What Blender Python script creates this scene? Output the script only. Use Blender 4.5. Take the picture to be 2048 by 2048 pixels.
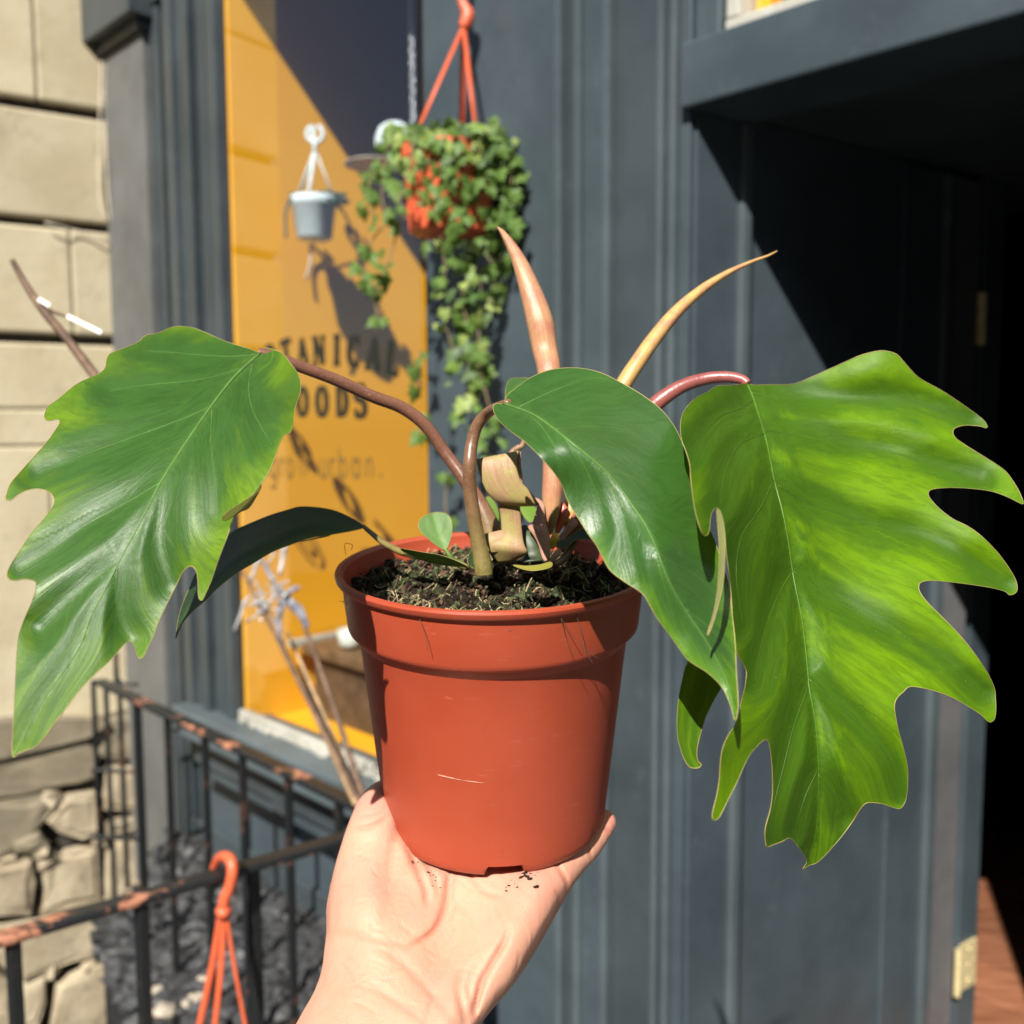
import bpy, bmesh, math, random
import numpy as np
from mathutils import Vector, Matrix
from mathutils.geometry import delaunay_2d_cdt
for o in list(bpy.data.objects):
    bpy.data.objects.remove(o)
scene = bpy.context.scene
C = scene.collection
rnd = random.Random(7)
NPR = np.random.RandomState(5)

# ------------------------------------------------------------------ camera
ZC = 1.5                       # eye height above the doorstep
F = 1967.0                     # focal length in pixels of a 2048 px frame
p_ = math.radians(5.2); a_ = 0.0043
fwd = Vector((0, math.cos(p_), -math.sin(p_)))
rgt = Vector((math.cos(a_), 0, -math.sin(a_)))
rgt = (rgt - fwd * rgt.dot(fwd)).normalized()
upv = rgt.cross(fwd).normalized()
CAM = Vector((0, 0, ZC))
cd = bpy.data.cameras.new('camera'); cam = bpy.data.objects.new('camera', cd); C.objects.link(cam)
m3 = Matrix((rgt, upv, -fwd)).transposed()
cam.matrix_world = Matrix.Translation(CAM) @ m3.to_4x4()
cd.sensor_width = 36; cd.lens = 36 * F / 2048
cd.clip_start = 0.02; cd.clip_end = 600
cd.dof.use_dof = True; cd.dof.focus_distance = 0.362; cd.dof.aperture_fstop = 11
scene.camera = cam

# ------------------------------------------------------------------ light
SUN = Vector((0.344, 1.08, -1.07)).normalized()      # direction the sunlight travels
el = math.asin(-SUN.z)
sd = bpy.data.lights.new('sun', 'SUN'); so = bpy.data.objects.new('sun', sd); C.objects.link(so)
sd.energy = 5.0; sd.angle = math.radians(0.5); sd.color = (1.0, 0.955, 0.88)
so.rotation_euler = SUN.to_track_quat('-Z', 'Y').to_euler(); so.location = (-3, -8, 9)
w = bpy.data.worlds.new('World'); scene.world = w; w.use_nodes = True
nt = w.node_tree; bg = nt.nodes['Background']
sky = nt.nodes.new('ShaderNodeTexSky'); sky.sky_type = 'NISHITA'; sky.sun_disc = False
sky.sun_elevation = el; sky.sun_rotation = math.atan2(-SUN.x, -SUN.y) % (2 * math.pi)
nt.links.new(sky.outputs[0], bg.inputs[0]); bg.inputs[1].default_value = 0.052
vs = scene.view_settings; vs.view_transform = 'Standard'; vs.look = 'None'; vs.gamma = 1; vs.exposure = 0.88
vs.use_curve_mapping = False
scene.cycles.max_bounces = 8; scene.cycles.transparent_max_bounces = 16

# ------------------------------------------------------------------ geometry of the view (for measuring real positions)
def ray(px, py):
    return fwd + rgt * ((px - 1024) / F) + upv * ((1024 - py) / F)
def at(px, py, d):
    return CAM + ray(px, py) * d
def zplane(px, py, z):
    r = ray(px, py); return CAM + r * ((z - ZC) / r.z)
def plane_hit(px, py, P, n):
    r = ray(px, py); return CAM + r * ((P - CAM).dot(n) / r.dot(n))
# shop front frame: a = to the right along the front, b = into the building
FO = Vector((-0.055, 1.70, 0)); FR = Vector((0.698, -0.716, 0)).normalized(); FN = Vector((0.716, 0.698, 0)).normalized()
Z = Vector((0, 0, 1))
def Wp(a, b, z): return FO + FR * a + FN * b + Z * z
def fpt(px, py, b=0.0):
    P = plane_hit(px, py, FO + FN * b, FN); return (P - FO).dot(FR), P.z
def apt(px, py, a):
    P = plane_hit(px, py, FO + FR * a, FR); return (P - FO).dot(FN), P.z

# ------------------------------------------------------------------ materials
def lin(r, g, b):
    f = lambda c: ((c / 255 + 0.055) / 1.055) ** 2.4 if c > 10 else c / 255 / 12.92
    return (f(r), f(g), f(b))
class G:
    """small node-graph helper"""
    def __init__(s, name):
        s.m = bpy.data.materials.new(name); s.m.use_nodes = True
        s.t = s.m.node_tree; s.n = s.t.nodes; s.b = s.n['Principled BSDF']; s.out = s.n['Material Output']
    def node(s, ty, **kw):
        x = s.n.new(ty)
        for k, v in kw.items(): setattr(x, k, v)
        return x
    def link(s, a, b): s.t.links.new(a, b)
    def val(s, sock, v):
        if hasattr(v, 'is_linked') or isinstance(v, bpy.types.NodeSocket): s.link(v, sock)
        else: sock.default_value = v
    def coord(s, kind='Object'): return s.node('ShaderNodeTexCoord').outputs[kind]
    def mapped(s, vec, scale): 
        x = s.node('ShaderNodeMapping'); s.link(vec, x.inputs[0]); x.inputs['Scale'].default_value = scale; return x.outputs[0]
    def noise(s, vec, scale, detail=4, rough=.55, dist=0):
        x = s.node('ShaderNodeTexNoise'); s.link(vec, x.inputs['Vector'])
        x.inputs['Scale'].default_value = scale; x.inputs['Detail'].default_value = detail
        x.inputs['Roughness'].default_value = rough; x.inputs['Distortion'].default_value = dist
        return x.outputs['Fac']
    def ramp(s, fac, lo, hi, c0=0.0, c1=1.0):
        x = s.node('ShaderNodeMapRange'); x.interpolation_type = 'SMOOTHSTEP'
        s.link(fac, x.inputs[0]); x.inputs[1].default_value = lo; x.inputs[2].default_value = hi
        x.inputs[3].default_value = c0; x.inputs[4].default_value = c1; return x.outputs[0]
    def mix(s, fac, c1, c2, mode='MIX'):
        x = s.node('ShaderNodeMix', data_type='RGBA', blend_type=mode)
        s.val(x.inputs[0], fac)
        for i, c in ((6, c1), (7, c2)):
            if isinstance(c, tuple): x.inputs[i].default_value = (*c, 1) if len(c) == 3 else c
            else: s.link(c, x.inputs[i])
        return x.outputs[2]
    def math(s, op, a, b=0.0):
        x = s.node('ShaderNodeMath', operation=op); s.val(x.inputs[0], a); s.val(x.inputs[1], b); return x.outputs[0]
    def attr(s, name, out='Fac'):
        x = s.node('ShaderNodeAttribute', attribute_name=name); return x.outputs[out]
    def bump(s, h, strength=.3, dist=.002, prev=None):
        x = s.node('ShaderNodeBump'); s.link(h, x.inputs['Height']); x.inputs['Strength'].default_value = strength
        x.inputs['Distance'].default_value = dist
        if prev is not None: s.link(prev, x.inputs['Normal'])
        return x.outputs[0]
    def fin(s, col, rough=.5, normal=None, spec=.5, metal=0.0):
        if isinstance(col, tuple): s.b.inputs['Base Color'].default_value = (*col, 1)
        else: s.link(col, s.b.inputs['Base Color'])
        s.val(s.b.inputs['Roughness'], rough); s.b.inputs['Specular IOR Level'].default_value = spec
        s.b.inputs['Metallic'].default_value = metal
        if normal is not None: s.link(normal, s.b.inputs['Normal'])
        return s.m

def simple(name, col, rough=.5, var=.25, scale=30, bump=0.0, bscale=200, spec=.5, metal=0.0, rnd_=0.0):
    g = G(name); co = g.coord()
    n = g.noise(co, scale)
    dark = tuple(c * (1 - var) for c in col); lite = tuple(min(1, c * (1 + var)) for c in col)
    c = g.mix(g.ramp(n, .3, .7), dark, lite)
    if rnd_:
        oi = g.node('ShaderNodeObjectInfo').outputs['Random']
        c = g.mix(1.0, c, g.mix(oi, (1 - rnd_,) * 3, (1 + rnd_,) * 3), 'MULTIPLY')
    nb = g.bump(g.noise(co, bscale), .4, bump) if bump else None
    return g.fin(c, rough, nb, spec, metal)

def paint(name, col, rough=.34, chip=.0):
    """gloss-painted timber: brush streaks along the height, dust and scuffs"""
    g = G(name); co = g.coord()
    st = g.noise(g.mapped(co, (60, 60, 3)), 3, 5)
    bl = g.noise(co, 5, 6, .6)
    c = g.mix(g.ramp(bl, .3, .7), tuple(x * .82 for x in col), tuple(x * 1.15 for x in col))
    c = g.mix(g.math('MULTIPLY', g.ramp(g.noise(co, 19, 6, .7), .58, .75), .25), c, (col[0] * 2 + .03, col[1] * 2 + .03, col[2] * 2 + .025))
    if chip:
        c = g.mix(g.ramp(g.noise(co, 28, 4, .7), .66 - chip * .1, .72 - chip * .1), c, (.42, .44, .43))
    h = g.bump(st, .25, .0015)
    h = g.bump(g.noise(co, 12, 3), .25, .004, h)
    return g.fin(c, g.ramp(bl, .2, .8, rough - .06, rough + .1), h, .5)

PAINT = paint('door_paint', (.049, .066, .077))
PAINT_B = paint('bead_paint', (.066, .084, .092), .22)
PAINT_D = paint('frame_paint', (.042, .054, .060), .32)
PAINT_G = paint('grey_render', (.108, .110, .106), .6)
PAINT_SILL = paint('sill_paint', (.075, .096, .103), .5)
CHIPPED = paint('chipped_white_paint', (.36, .35, .30), .6, .6)
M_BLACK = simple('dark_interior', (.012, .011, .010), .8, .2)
M_DARKWOOD = simple('dark_door_wood', (.022, .016, .014), .5, .3)
def yellow_mat():
    g = G('yellow_board'); co = g.coord()
    c = g.mix(g.ramp(g.noise(co, 3, 5), .3, .7), (.86, .40, .012), (.88, .44, .02))
    return g.fin(c, .5, g.bump(g.noise(co, 60), .15, .001))
M_YEL = yellow_mat()
def stone_mat(name, c0, c1, c2, bump=.003, scale=9.0):
    g = G(name); co = g.coord()
    oi = g.node('ShaderNodeObjectInfo').outputs['Random']
    x = g.node('ShaderNodeVectorMath', operation='ADD'); g.link(co, x.inputs[0]); g.link(oi, x.inputs[1])
    v = x.outputs[0]
    c = g.mix(g.ramp(g.noise(v, scale, 6, .6), .3, .7), c0, c1)
    c = g.mix(g.math('MULTIPLY', g.ramp(g.noise(v, scale * 2.2, 8, .7), .52, .75), .7), c, c2)
    c = g.mix(1.0, c, g.mix(oi, (.86, .84, .82), (1.06, 1.05, 1.03)), 'MULTIPLY')
    h = g.bump(g.noise(v, 45, 8, .7), .5, bump)
    h = g.bump(g.noise(v, 220, 4, .7), .35, bump * .3, h)
    return g.fin(c, .85, h, .3)
M_ASHLAR = stone_mat('ashlar_stone', (.43, .37, .245), (.52, .46, .325), (.31, .265, .175), .0035, 5)
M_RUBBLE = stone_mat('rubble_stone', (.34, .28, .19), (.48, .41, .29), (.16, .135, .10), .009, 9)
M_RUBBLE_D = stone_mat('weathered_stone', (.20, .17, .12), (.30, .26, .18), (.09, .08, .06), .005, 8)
M_MORTAR = simple('dark_mortar', (.035, .03, .024), .95, .5, 30, .006, 60)
def iron_mat():
    g = G('painted_iron'); co = g.coord()
    m = g.ramp(g.noise(co, 15, 6, .65), .575, .64)
    geo = g.node('ShaderNodeNewGeometry'); sp = g.node('ShaderNodeSeparateXYZ'); g.link(geo.outputs['Normal'], sp.inputs[0])
    rail = g.attr('rail')
    m = g.math('MULTIPLY', m, rail)
    rust = g.mix(g.ramp(g.noise(co, 60, 4), .35, .65), (.16, .055, .024), (.40, .17, .095))
    c = g.mix(m, (.012, .013, .014), rust)
    return g.fin(c, g.math('ADD', g.math('MULTIPLY', m, .4), .38), g.bump(g.noise(co, 150, 5), .4, .002))
M_IRON = iron_mat()
M_ORANGE = simple('orange_plastic', (.62, .115, .045), .42, .08, 20)
M_ORANGE.node_tree.nodes['Principled BSDF'].inputs['Subsurface Weight'].default_value = .15
M_ORANGE.node_tree.nodes['Principled BSDF'].inputs['Subsurface Radius'].default_value = (.004, .001, .0006)
M_WHITEPL = simple('pale_blue_plastic', (.70, .82, .86), .4, .08, 20)
M_LETTER = simple('black_vinyl', (.010, .012, .008), .5, .1)
M_LETTER2 = simple('brown_vinyl', (.15, .085, .02), .6, .2)
M_BRASS = simple('brass', (.74, .62, .34), .4, .15, 80, .0004, 300, .5, .35)
M_SLATE = simple('slate_chip', (.030, .030, .031), .55, .6, 40, .004, 90, .5, 0, .5)
M_PALESTONE = simple('pale_pebble', (.36, .31, .24), .8, .3, 60, .003, 120)
M_GROUND = simple('tarmac', (.045, .045, .044), .85, .3, 6, .002, 200)
M_SLAB = simple('stone_slab', (.11, .10, .09), .8, .25, 6, .002, 120)
M_CLEAR = simple('silver_thread', (.78, .76, .72), .25, .05, 20)
M_LILAC = simple('lilac_paper', (.20, .205, .24), .7, .2, 80)
M_TWIG = simple('dry_twig', (.13, .075, .045), .7, .4, 60, .001, 300)
M_TWIGPALE = simple('straw_stem', (.34, .21, .10), .6, .3, 60, .001, 300)
M_SILVER = simple('silver_seed_head', (.36, .345, .34), .35, .1, 60)
M_CHAIN = simple('steel_chain', (.7, .72, .74), .25, .1, 60, 0, 100, .5, .9)
def wood_floor():
    g = G('floor_boards'); co = g.coord()
    n = g.noise(g.mapped(co, (1.2, 14, 1)), 5, 6)
    oi = g.node('ShaderNodeObjectInfo').outputs['Random']
    c = g.mix(g.ramp(n, .3, .7), (.16, .060, .030), (.27, .115, .062))
    c = g.mix(1.0, c, g.mix(oi, (.7, .7, .7), (1.2, 1.2, 1.2)), 'MULTIPLY')
    return g.fin(c, .4, g.bump(n, .3, .002))
M_BOARD = wood_floor()
def glass_mat():
    g = G('shop_glass')
    tr = g.node('ShaderNodeBsdfTransparent'); gl = g.node('ShaderNodeBsdfGlossy'); gl.inputs['Roughness'].default_value = .004
    tr.inputs[0].default_value = (.985, .99, .99, 1); gl.inputs[0].default_value = (.95, .96, 1, 1)
    fr = g.node('ShaderNodeFresnel'); fr.inputs['IOR'].default_value = 2.05
    mx = g.node('ShaderNodeMixShader'); geo = g.node('ShaderNodeNewGeometry'); g.link(g.math('MULTIPLY', fr.outputs[0], g.math('SUBTRACT', 1.0, geo.outputs['Backfacing'])), mx.inputs[0]); g.link(tr.outputs[0], mx.inputs[1]); g.link(gl.outputs[0], mx.inputs[2])
    g.link(mx.outputs[0], g.out.inputs['Surface']); return g.m
M_GLASS = glass_mat()

# ------------------------------------------------------------------ mesh helpers
def tag(o, label=None, cat=None, group=None, kind=None):
    if label: o['label'] = label
    if cat: o['category'] = cat
    if group: o['group'] = group
    if kind: o['kind'] = kind
    return o
def thing(name, loc, label, cat, group=None):
    o = bpy.data.objects.new(name, None); C.objects.link(o); o.empty_display_size = .02
    o.location = loc; o.matrix_world = Matrix.Translation(loc)
    return tag(o, label, cat, group)
class MB:
    def __init__(s): s.v = []; s.f = []; s.mi = []
    def add(s, vs, fs, mi=0):
        k = len(s.v); s.v += [tuple(v) for v in vs]; s.f += [tuple(i + k for i in f) for f in fs]; s.mi += [mi] * len(fs); return s
    def hexa(s, P, mi=0):   # 8 corners: bottom 0-3, top 4-7
        return s.add(P, [(0, 3, 2, 1), (4, 5, 6, 7), (0, 1, 5, 4), (1, 2, 6, 5), (2, 3, 7, 6), (3, 0, 4, 7)], mi)
    def fbox(s, a0, a1, b0, b1, z0, z1, mi=0):
        return s.hexa([Wp(a0, b0, z0), Wp(a1, b0, z0), Wp(a1, b1, z0), Wp(a0, b1, z0), Wp(a0, b0, z1), Wp(a1, b0, z1), Wp(a1, b1, z1), Wp(a0, b1, z1)], mi)
    def bar(s, P, Q, wx, wy, up=Z, mi=0):
        P = Vector(P); Q = Vector(Q); d = (Q - P).normalized(); x = d.cross(up)
        if x.length < 1e-4: x = FR.copy()
        x.normalize(); y = x.cross(d).normalized(); x *= wx / 2; y *= wy / 2
        return s.hexa([P - x - y, P + x - y, P + x + y, P - x + y, Q - x - y, Q + x - y, Q + x + y, Q - x + y], mi)
    def tube(s, pts, rad, n=10, mi=0, cap=True, flat=1.0, closed=False):
        pts = [Vector(p) for p in pts]; m = len(pts)
        if not hasattr(rad, '__len__'): rad = [rad] * m
        vs = []; x = None
        for i, p in enumerate(pts):
            if closed: t = (pts[(i + 1) % m] - pts[i - 1]).normalized()
            else: t = (pts[min(i + 1, m - 1)] - pts[max(i - 1, 0)]).normalized()
            if x is None:
                x = t.cross(Vector((0.13, 0.2, 1))); 
                if x.length < .05: x = t.cross(Vector((1, 0, 0)))
            x = (x - t * x.dot(t)).normalized(); y = t.cross(x)
            for k in range(n):
                q = 2 * math.pi * k / n
                vs.append(p + x * (rad[i] * math.cos(q)) + y * (rad[i] * flat * math.sin(q)))
        fs = []
        for i in range(m if closed else m - 1):
            j = (i + 1) % m
            for k in range(n):
                k2 = (k + 1) % n; fs.append((i * n + k, i * n + k2, j * n + k2, j * n + k))
        if cap and not closed:
            fs.append(tuple(range(n - 1, -1, -1))); fs.append(tuple((m - 1) * n + k for k in range(n)))
        return s.add(vs, fs, mi)
    def lathe(s, O, prof, n=64, ux=Vector((1, 0, 0)), uy=Vector((0, 1, 0)), uz=Z, mi=0):
        vs = []; m = len(prof)
        for r, h in prof:
            for k in range(n):
                q = 2 * math.pi * k / n; vs.append(O + ux * (r * math.cos(q)) + uy * (r * math.sin(q)) + uz * h)
        fs = [(i * n + k, i * n + (k + 1) % n, (i + 1) * n + (k + 1) % n, (i + 1) * n + k) for i in range(m - 1) for k in range(n)]
        return s.add(vs, fs, mi)
    def grid(s, rows, mi=0, closed=False):
        n = len(rows[0]); vs = [v for r in rows for v in r]
        fs = [(i * n + k, i * n + (k + 1) % n, (i + 1) * n + (k + 1) % n, (i + 1) * n + k) for i in range(len(rows) - 1) for k in range(n if closed else n - 1)]
        return s.add(vs, fs, mi)
    def blob(s, P, r, mi=0, sq=(1, 1, 1), jit=.25):
        t = (1 + 5 ** .5) / 2
        V = [(-1, t, 0), (1, t, 0), (-1, -t, 0), (1, -t, 0), (0, -1, t), (0, 1, t), (0, -1, -t), (0, 1, -t), (t, 0, -1), (t, 0, 1), (-t, 0, -1), (-t, 0, 1)]
        Fc = [(0, 11, 5), (0, 5, 1), (0, 1, 7), (0, 7, 10), (0, 10, 11), (1, 5, 9), (5, 11, 4), (11, 10, 2), (10, 7, 6), (7, 1, 8), (3, 9, 4), (3, 4, 2), (3, 2, 6), (3, 6, 8), (3, 8, 9), (4, 9, 5), (2, 4, 11), (6, 2, 10), (8, 6, 7), (9, 8, 1)]
        R = Matrix.Rotation(rnd.uniform(0, 6.28), 3, Vector((rnd.uniform(-1, 1), rnd.uniform(-1, 1), rnd.uniform(-1, 1) + .01)).normalized())
        return s.add([Vector(P) + Vector([c * q for c, q in zip(R @ (Vector(v) * (r / 1.9 * rnd.uniform(1 - jit, 1 + jit))), sq)]) for v in V], Fc, mi)
    def build(s, name, mats, parent=None, smooth=False, bevel=0, kind=None, flip=True):
        me = bpy.data.meshes.new(name)
        V = s.v
        if parent is not None:
            off = parent.matrix_world.translation if parent.name not in LOCAL else LOCAL[parent.name]
        else:
            xs = np.array(V); off = Vector(((xs[:, 0].min() + xs[:, 0].max()) / 2, (xs[:, 1].min() + xs[:, 1].max()) / 2, xs[:, 2].min()))
        me.from_pydata([(v[0] - off[0], v[1] - off[1], v[2] - off[2]) for v in V], [], s.f)
        mats = mats if isinstance(mats, (list, tuple)) else [mats]
        for m in mats: me.materials.append(m)
        if len(mats) > 1: me.polygons.foreach_set('material_index', s.mi)
        if smooth: me.polygons.foreach_set('use_smooth', [True] * len(me.polygons))
        me.update()
        if flip:
            bm = bmesh.new(); bm.from_mesh(me); bmesh.ops.recalc_face_normals(bm, faces=bm.faces); bm.to_mesh(me); bm.free()
        o = bpy.data.objects.new(name, me); C.objects.link(o)
        if parent is not None: o.parent = parent
        else: o.location = off
        LOCAL[o.name] = Vector(off)
        if bevel:
            b = o.modifiers.new('edge', 'BEVEL'); b.width = bevel; b.segments = 2; b.limit_method = 'ANGLE'; b.angle_limit = .6
        if kind: o['kind'] = kind
        return o
LOCAL = {}
def catmull(P, n=6, closed=False):
    P = [np.array(p, float) for p in P]; m = len(P); out = []
    rng = range(m) if closed else range(m - 1)
    for i in rng:
        if closed: a, b, c, d = P[i - 1], P[i], P[(i + 1) % m], P[(i + 2) % m]
        else: a, b, c, d = P[max(i - 1, 0)], P[i], P[i + 1], P[min(i + 2, m - 1)]
        for k in range(n):
            t = k / n
            out.append(.5 * ((2 * b) + (c - a) * t + (2 * a - 5 * b + 4 * c - d) * t * t + (3 * b - a - 3 * c + d) * t ** 3))
    if not closed: out.append(P[-1])
    return out
def path3(pts, n=6):
    """[(px,py,depth[,radius])] -> smooth 3-D points and radii"""
    q = catmull(pts, n)
    return [at(v[0], v[1], v[2]) for v in q], [float(v[3]) for v in q] if len(pts[0]) > 3 else None
def tps(ctrl):
    A = np.array(ctrl, float); X = A[:, :2] / 500; y = A[:, 2]; n = len(X)
    K = lambda r2: np.where(r2 > 1e-12, r2 * np.log(np.maximum(r2, 1e-12)), 0)
    M = np.zeros((n + 3, n + 3)); M[:n, :n] = K(((X[:, None] - X[None]) ** 2).sum(-1)) + 1e-6 * np.eye(n)
    M[:n, n] = 1; M[:n, n + 1:] = X; M[n, :n] = 1; M[n + 1:, :n] = X.T
    wv = np.linalg.solve(M, np.concatenate([y, [0, 0, 0]]))
    def f(P):
        P = np.atleast_2d(np.asarray(P, float)) / 500
        return K(((P[:, None] - X[None]) ** 2).sum(-1)) @ wv[:n] + wv[n] + P @ wv[n + 1:]
    return f
def pl_dist(P, L):
    """distance to polyline L, arc length along it, side (+1/-1)"""
    L = np.asarray(L, float); P = np.asarray(P, float)
    best = np.full(len(P), 1e9); arc = np.zeros(len(P)); side = np.ones(len(P)); acc = 0
    for a, b in zip(L[:-1], L[1:]):
        d = b - a; l = np.hypot(*d); t = np.clip(((P - a) @ d) / (l * l + 1e-9), 0, 1)
        q = P - (a + t[:, None] * d); r = np.hypot(q[:, 0], q[:, 1]); m = r < best
        best[m] = r[m]; arc[m] = acc + t[m] * l; side[m] = np.sign(d[0] * q[m, 1] - d[1] * q[m, 0] + 1e-9); acc += l
    return best, arc, side
def in_poly(P, B):
    x, y = P[:, 0], P[:, 1]; ins = np.zeros(len(P), bool); j = len(B) - 1
    for i in range(len(B)):
        xi, yi = B[i]; xj, yj = B[j]
        c = ((yi > y) != (yj > y)) & (x < (xj - xi) * (y - yi) / (yj - yi + 1e-12) + xi); ins ^= c; j = i
    return ins
def fill(outline, step, smooth=4, lines=()):
    B = np.array(catmull(outline, smooth, True))
    keep = [0]
    for i in range(1, len(B)):
        if np.hypot(*(B[i] - B[keep[-1]])) > step * .45: keep.append(i)
    B = B[keep]
    lo = B.min(0); hi = B.max(0)
    gx, gy = np.meshgrid(np.arange(lo[0], hi[0], step), np.arange(lo[1], hi[1], step * .866))
    gx = gx + (np.arange(gx.shape[0]) % 2)[:, None] * step / 2
    P = np.stack([gx.ravel(), gy.ravel()], 1); P = P[in_poly(P, B)]
    d, _, _ = pl_dist(P, np.vstack([B, B[:1]])); P = P[d > step * .55]
    ex = []
    for L in lines:        # extra vertices exactly on the veins
        L = np.asarray(L, float); seg = np.hypot(*np.diff(L, axis=0).T); cum = np.concatenate([[0], np.cumsum(seg)])
        t = np.arange(0, cum[-1], step * .8); q = np.stack([np.interp(t, cum, L[:, 0]), np.interp(t, cum, L[:, 1])], 1)
        q = q[in_poly(q, B)]
        if len(q): q = q[pl_dist(q, np.vstack([B, B[:1]]))[0] > step * .6]
        for e in q:
            if all((e[0] - f_[0]) ** 2 + (e[1] - f_[1]) ** 2 > (step * .5) ** 2 for f_ in ex): ex.append(e)
        d, _, _ = pl_dist(P, L); P = P[d > step * .55]
    allp = np.vstack([B, P] + ([np.array(ex)] if ex else [])); nb = len(B)
    r = delaunay_2d_cdt([Vector(p) for p in allp.tolist()], [(i, (i + 1) % nb) for i in range(nb)], [], 1, 1e-4)
    V = np.array([(v.x, v.y) for v in r[0]]); T = [tuple(t) for t in r[2]]
    return V, T, B

# ------------------------------------------------------------------ setting: ground and street
def slab(name, poly, z0, z1, mat, kind='structure'):
    m = MB(); n = len(poly)
    m.add([(p[0], p[1], z0) for p in poly] + [(p[0], p[1], z1) for p in poly],
          [tuple(range(n - 1, -1, -1)), tuple(range(n, 2 * n))] + [(i, (i + 1) % n, n + (i + 1) % n, n + i) for i in range(n)])
    return tag(m.build(name, mat), kind=kind)
slab('ground', [(-300, -300), (300, -300), (300, 300), (-300, 300)], -1.2, -1.0, M_GROUND)
ZR = .95
CORN = zplane(789, 1647, ZR); NEARL = zplane(0, 1878, ZR)
ndir = (NEARL - CORN); ndir.z = 0; ndir.normalize()
far_end = CORN + ndir * 1.2
corner_face = FO + FR * ((CORN - FO).dot(FR)) + FN * -.002
P0 = Vector((CORN.x, CORN.y, 0))
q0 = far_end + FR * .0
slab('pavement', [(P0.x, P0.y), (q0.x, q0.y), (q0.x - 14, q0.y - 2), (-14, -12), (14, -12), (14, -6), *[(Wp(a, b, 0).x, Wp(a, b, 0).y) for a, b in ((2.6, -.002), (corner_face - FO).dot(FR) * 1.0 and ((corner_face - FO).dot(FR), -.002),)]], -.9, 0.0, M_SLAB)
# raised bed of slate chips between railings and shop front
bedz = ZC - 1.09
bed_poly = [zplane(x, y, bedz) for x, y in ((300, 1760), (206, 1828), (206, 1907), (264, 2048), (330, 2300), (560, 2300))]
bed_poly = [(p.x, p.y) for p in bed_poly] + [(CORN.x - .03, CORN.y - .03), (Wp((CORN - FO).dot(FR) - .01, -.004, 0).x, Wp((CORN - FO).dot(FR) - .01, -.004, 0).y), (Wp(-1.25, -.004, 0).x, Wp(-1.25, -.004, 0).y)]
slab('slate_bed_ground', bed_poly, -.95, bedz - .015, M_SLATE)
BP = np.array(bed_poly)
m = MB(); m2 = MB(); k = 0
lo, hi = BP.min(0), BP.max(0)
while k < 1500:
    p = np.array([[rnd.uniform(lo[0], hi[0]), rnd.uniform(lo[1], hi[1])]])
    if not in_poly(p, BP)[0]: continue
    k += 1
    m.blob((p[0][0], p[0][1], bedz + rnd.uniform(-.015, .012)), rnd.uniform(.012, .034), sq=(1, 1, .55), jit=.4)
tag(m.build('slate_chips', M_SLATE), 'black slate chips covering the bed behind the railings', 'gravel', kind='stuff')
for px, py, r in ((392, 2000, .022), (372, 2012, .016), (315, 1985, .018), (330, 2025, .024), (402, 1962, .014), (300, 1945, .014)):
    P = zplane(px, py, bedz + .012); m2.blob(P, r, sq=(1, 1, .7))
tag(m2.build('pale_pebbles', M_PALESTONE), 'pale pebbles lying among the black slate chips', 'gravel', kind='stuff')

OT = thing('sky_block_terrace', Wp(8, -14, -1), 'tall stone terrace added across the street, unseen, cutting down the sky light', 'terrace')  # unseen terrace, sized and placed to block low sky fill light
MB().fbox(-8, 34, -17, -13, -1, 10.6).build('wall', simple('terrace_stone', (.24, .21, .17), .85, .2, .6), OT)
MB().fbox(-8.2, 34, -17.2, -12.7, 10.6, 10.9).build('cornice', M_SLAB, OT)
for i in range(12):
    for k in range(3):
        MB().fbox(-6.5 + i * 3.4, -5.3 + i * 3.4, -13.001, -12.97, .6 + k * 3.4, 2.8 + k * 3.4).build('window', M_BLACK, OT)
# ------------------------------------------------------------------ shop front
SF = thing('shopfront', Wp(0, 0, 0), 'dark blue grey painted timber shopfront with yellow window display and open doorway', 'shopfront')
RA = math.radians(9.3)
ES = FN * math.cos(RA) + FR * math.sin(RA); EO = FR * math.cos(RA) - FN * math.sin(RA)
aL0 = fpt(235, 326)[0]; aL1 = fpt(315, 326)[0]; aG0 = fpt(439, 300, -.024)[0]; aG1 = fpt(848, 600)[0]; aR = fpt(1378, 221)[0]
zs_top = fpt(474, 1430)[1]                      # bottom of the glass
z_head = 2.53
# left grey pilaster with its capital
zcap0 = fpt(275, 66, -.03)[1]; zcap1 = fpt(275, 28, -.05)[1]
MB().fbox(aL0 - .01, aL1, -.03, .05, 0.2, zcap0).build('pilaster', PAINT_G, SF, bevel=.003)
zc0 = fpt(232, 90, -.03)[1]
MB().fbox(aL0 - .01, aL1 + .012, -.046, .05, zcap0, zcap1).fbox(aL0 - .02, aL1 + .03, -.075, .05, zcap1, zcap1 + .2).build('capital', PAINT_D, SF, bevel=.004)
# stepped window frame mouldings, left side
MB().fbox(aL1, fpt(334, 326)[0], -.012, .0, .2, 2.6).build('frame_return', PAINT_D, SF, bevel=.001)
edges = [(335, 352, -.030), (353, 371, -.020), (372, 383, -.034), (386, 402, -.012), (403, 417, -.018), (419, 437, -.024)]
for x0, x1, b in edges:
    MB().fbox(fpt(x0, 400, b)[0], fpt(x1, 400, b)[0], b, .0, zs_top - .02, 2.6).build('moulding', PAINT_D, SF, bevel=.004)
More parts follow.
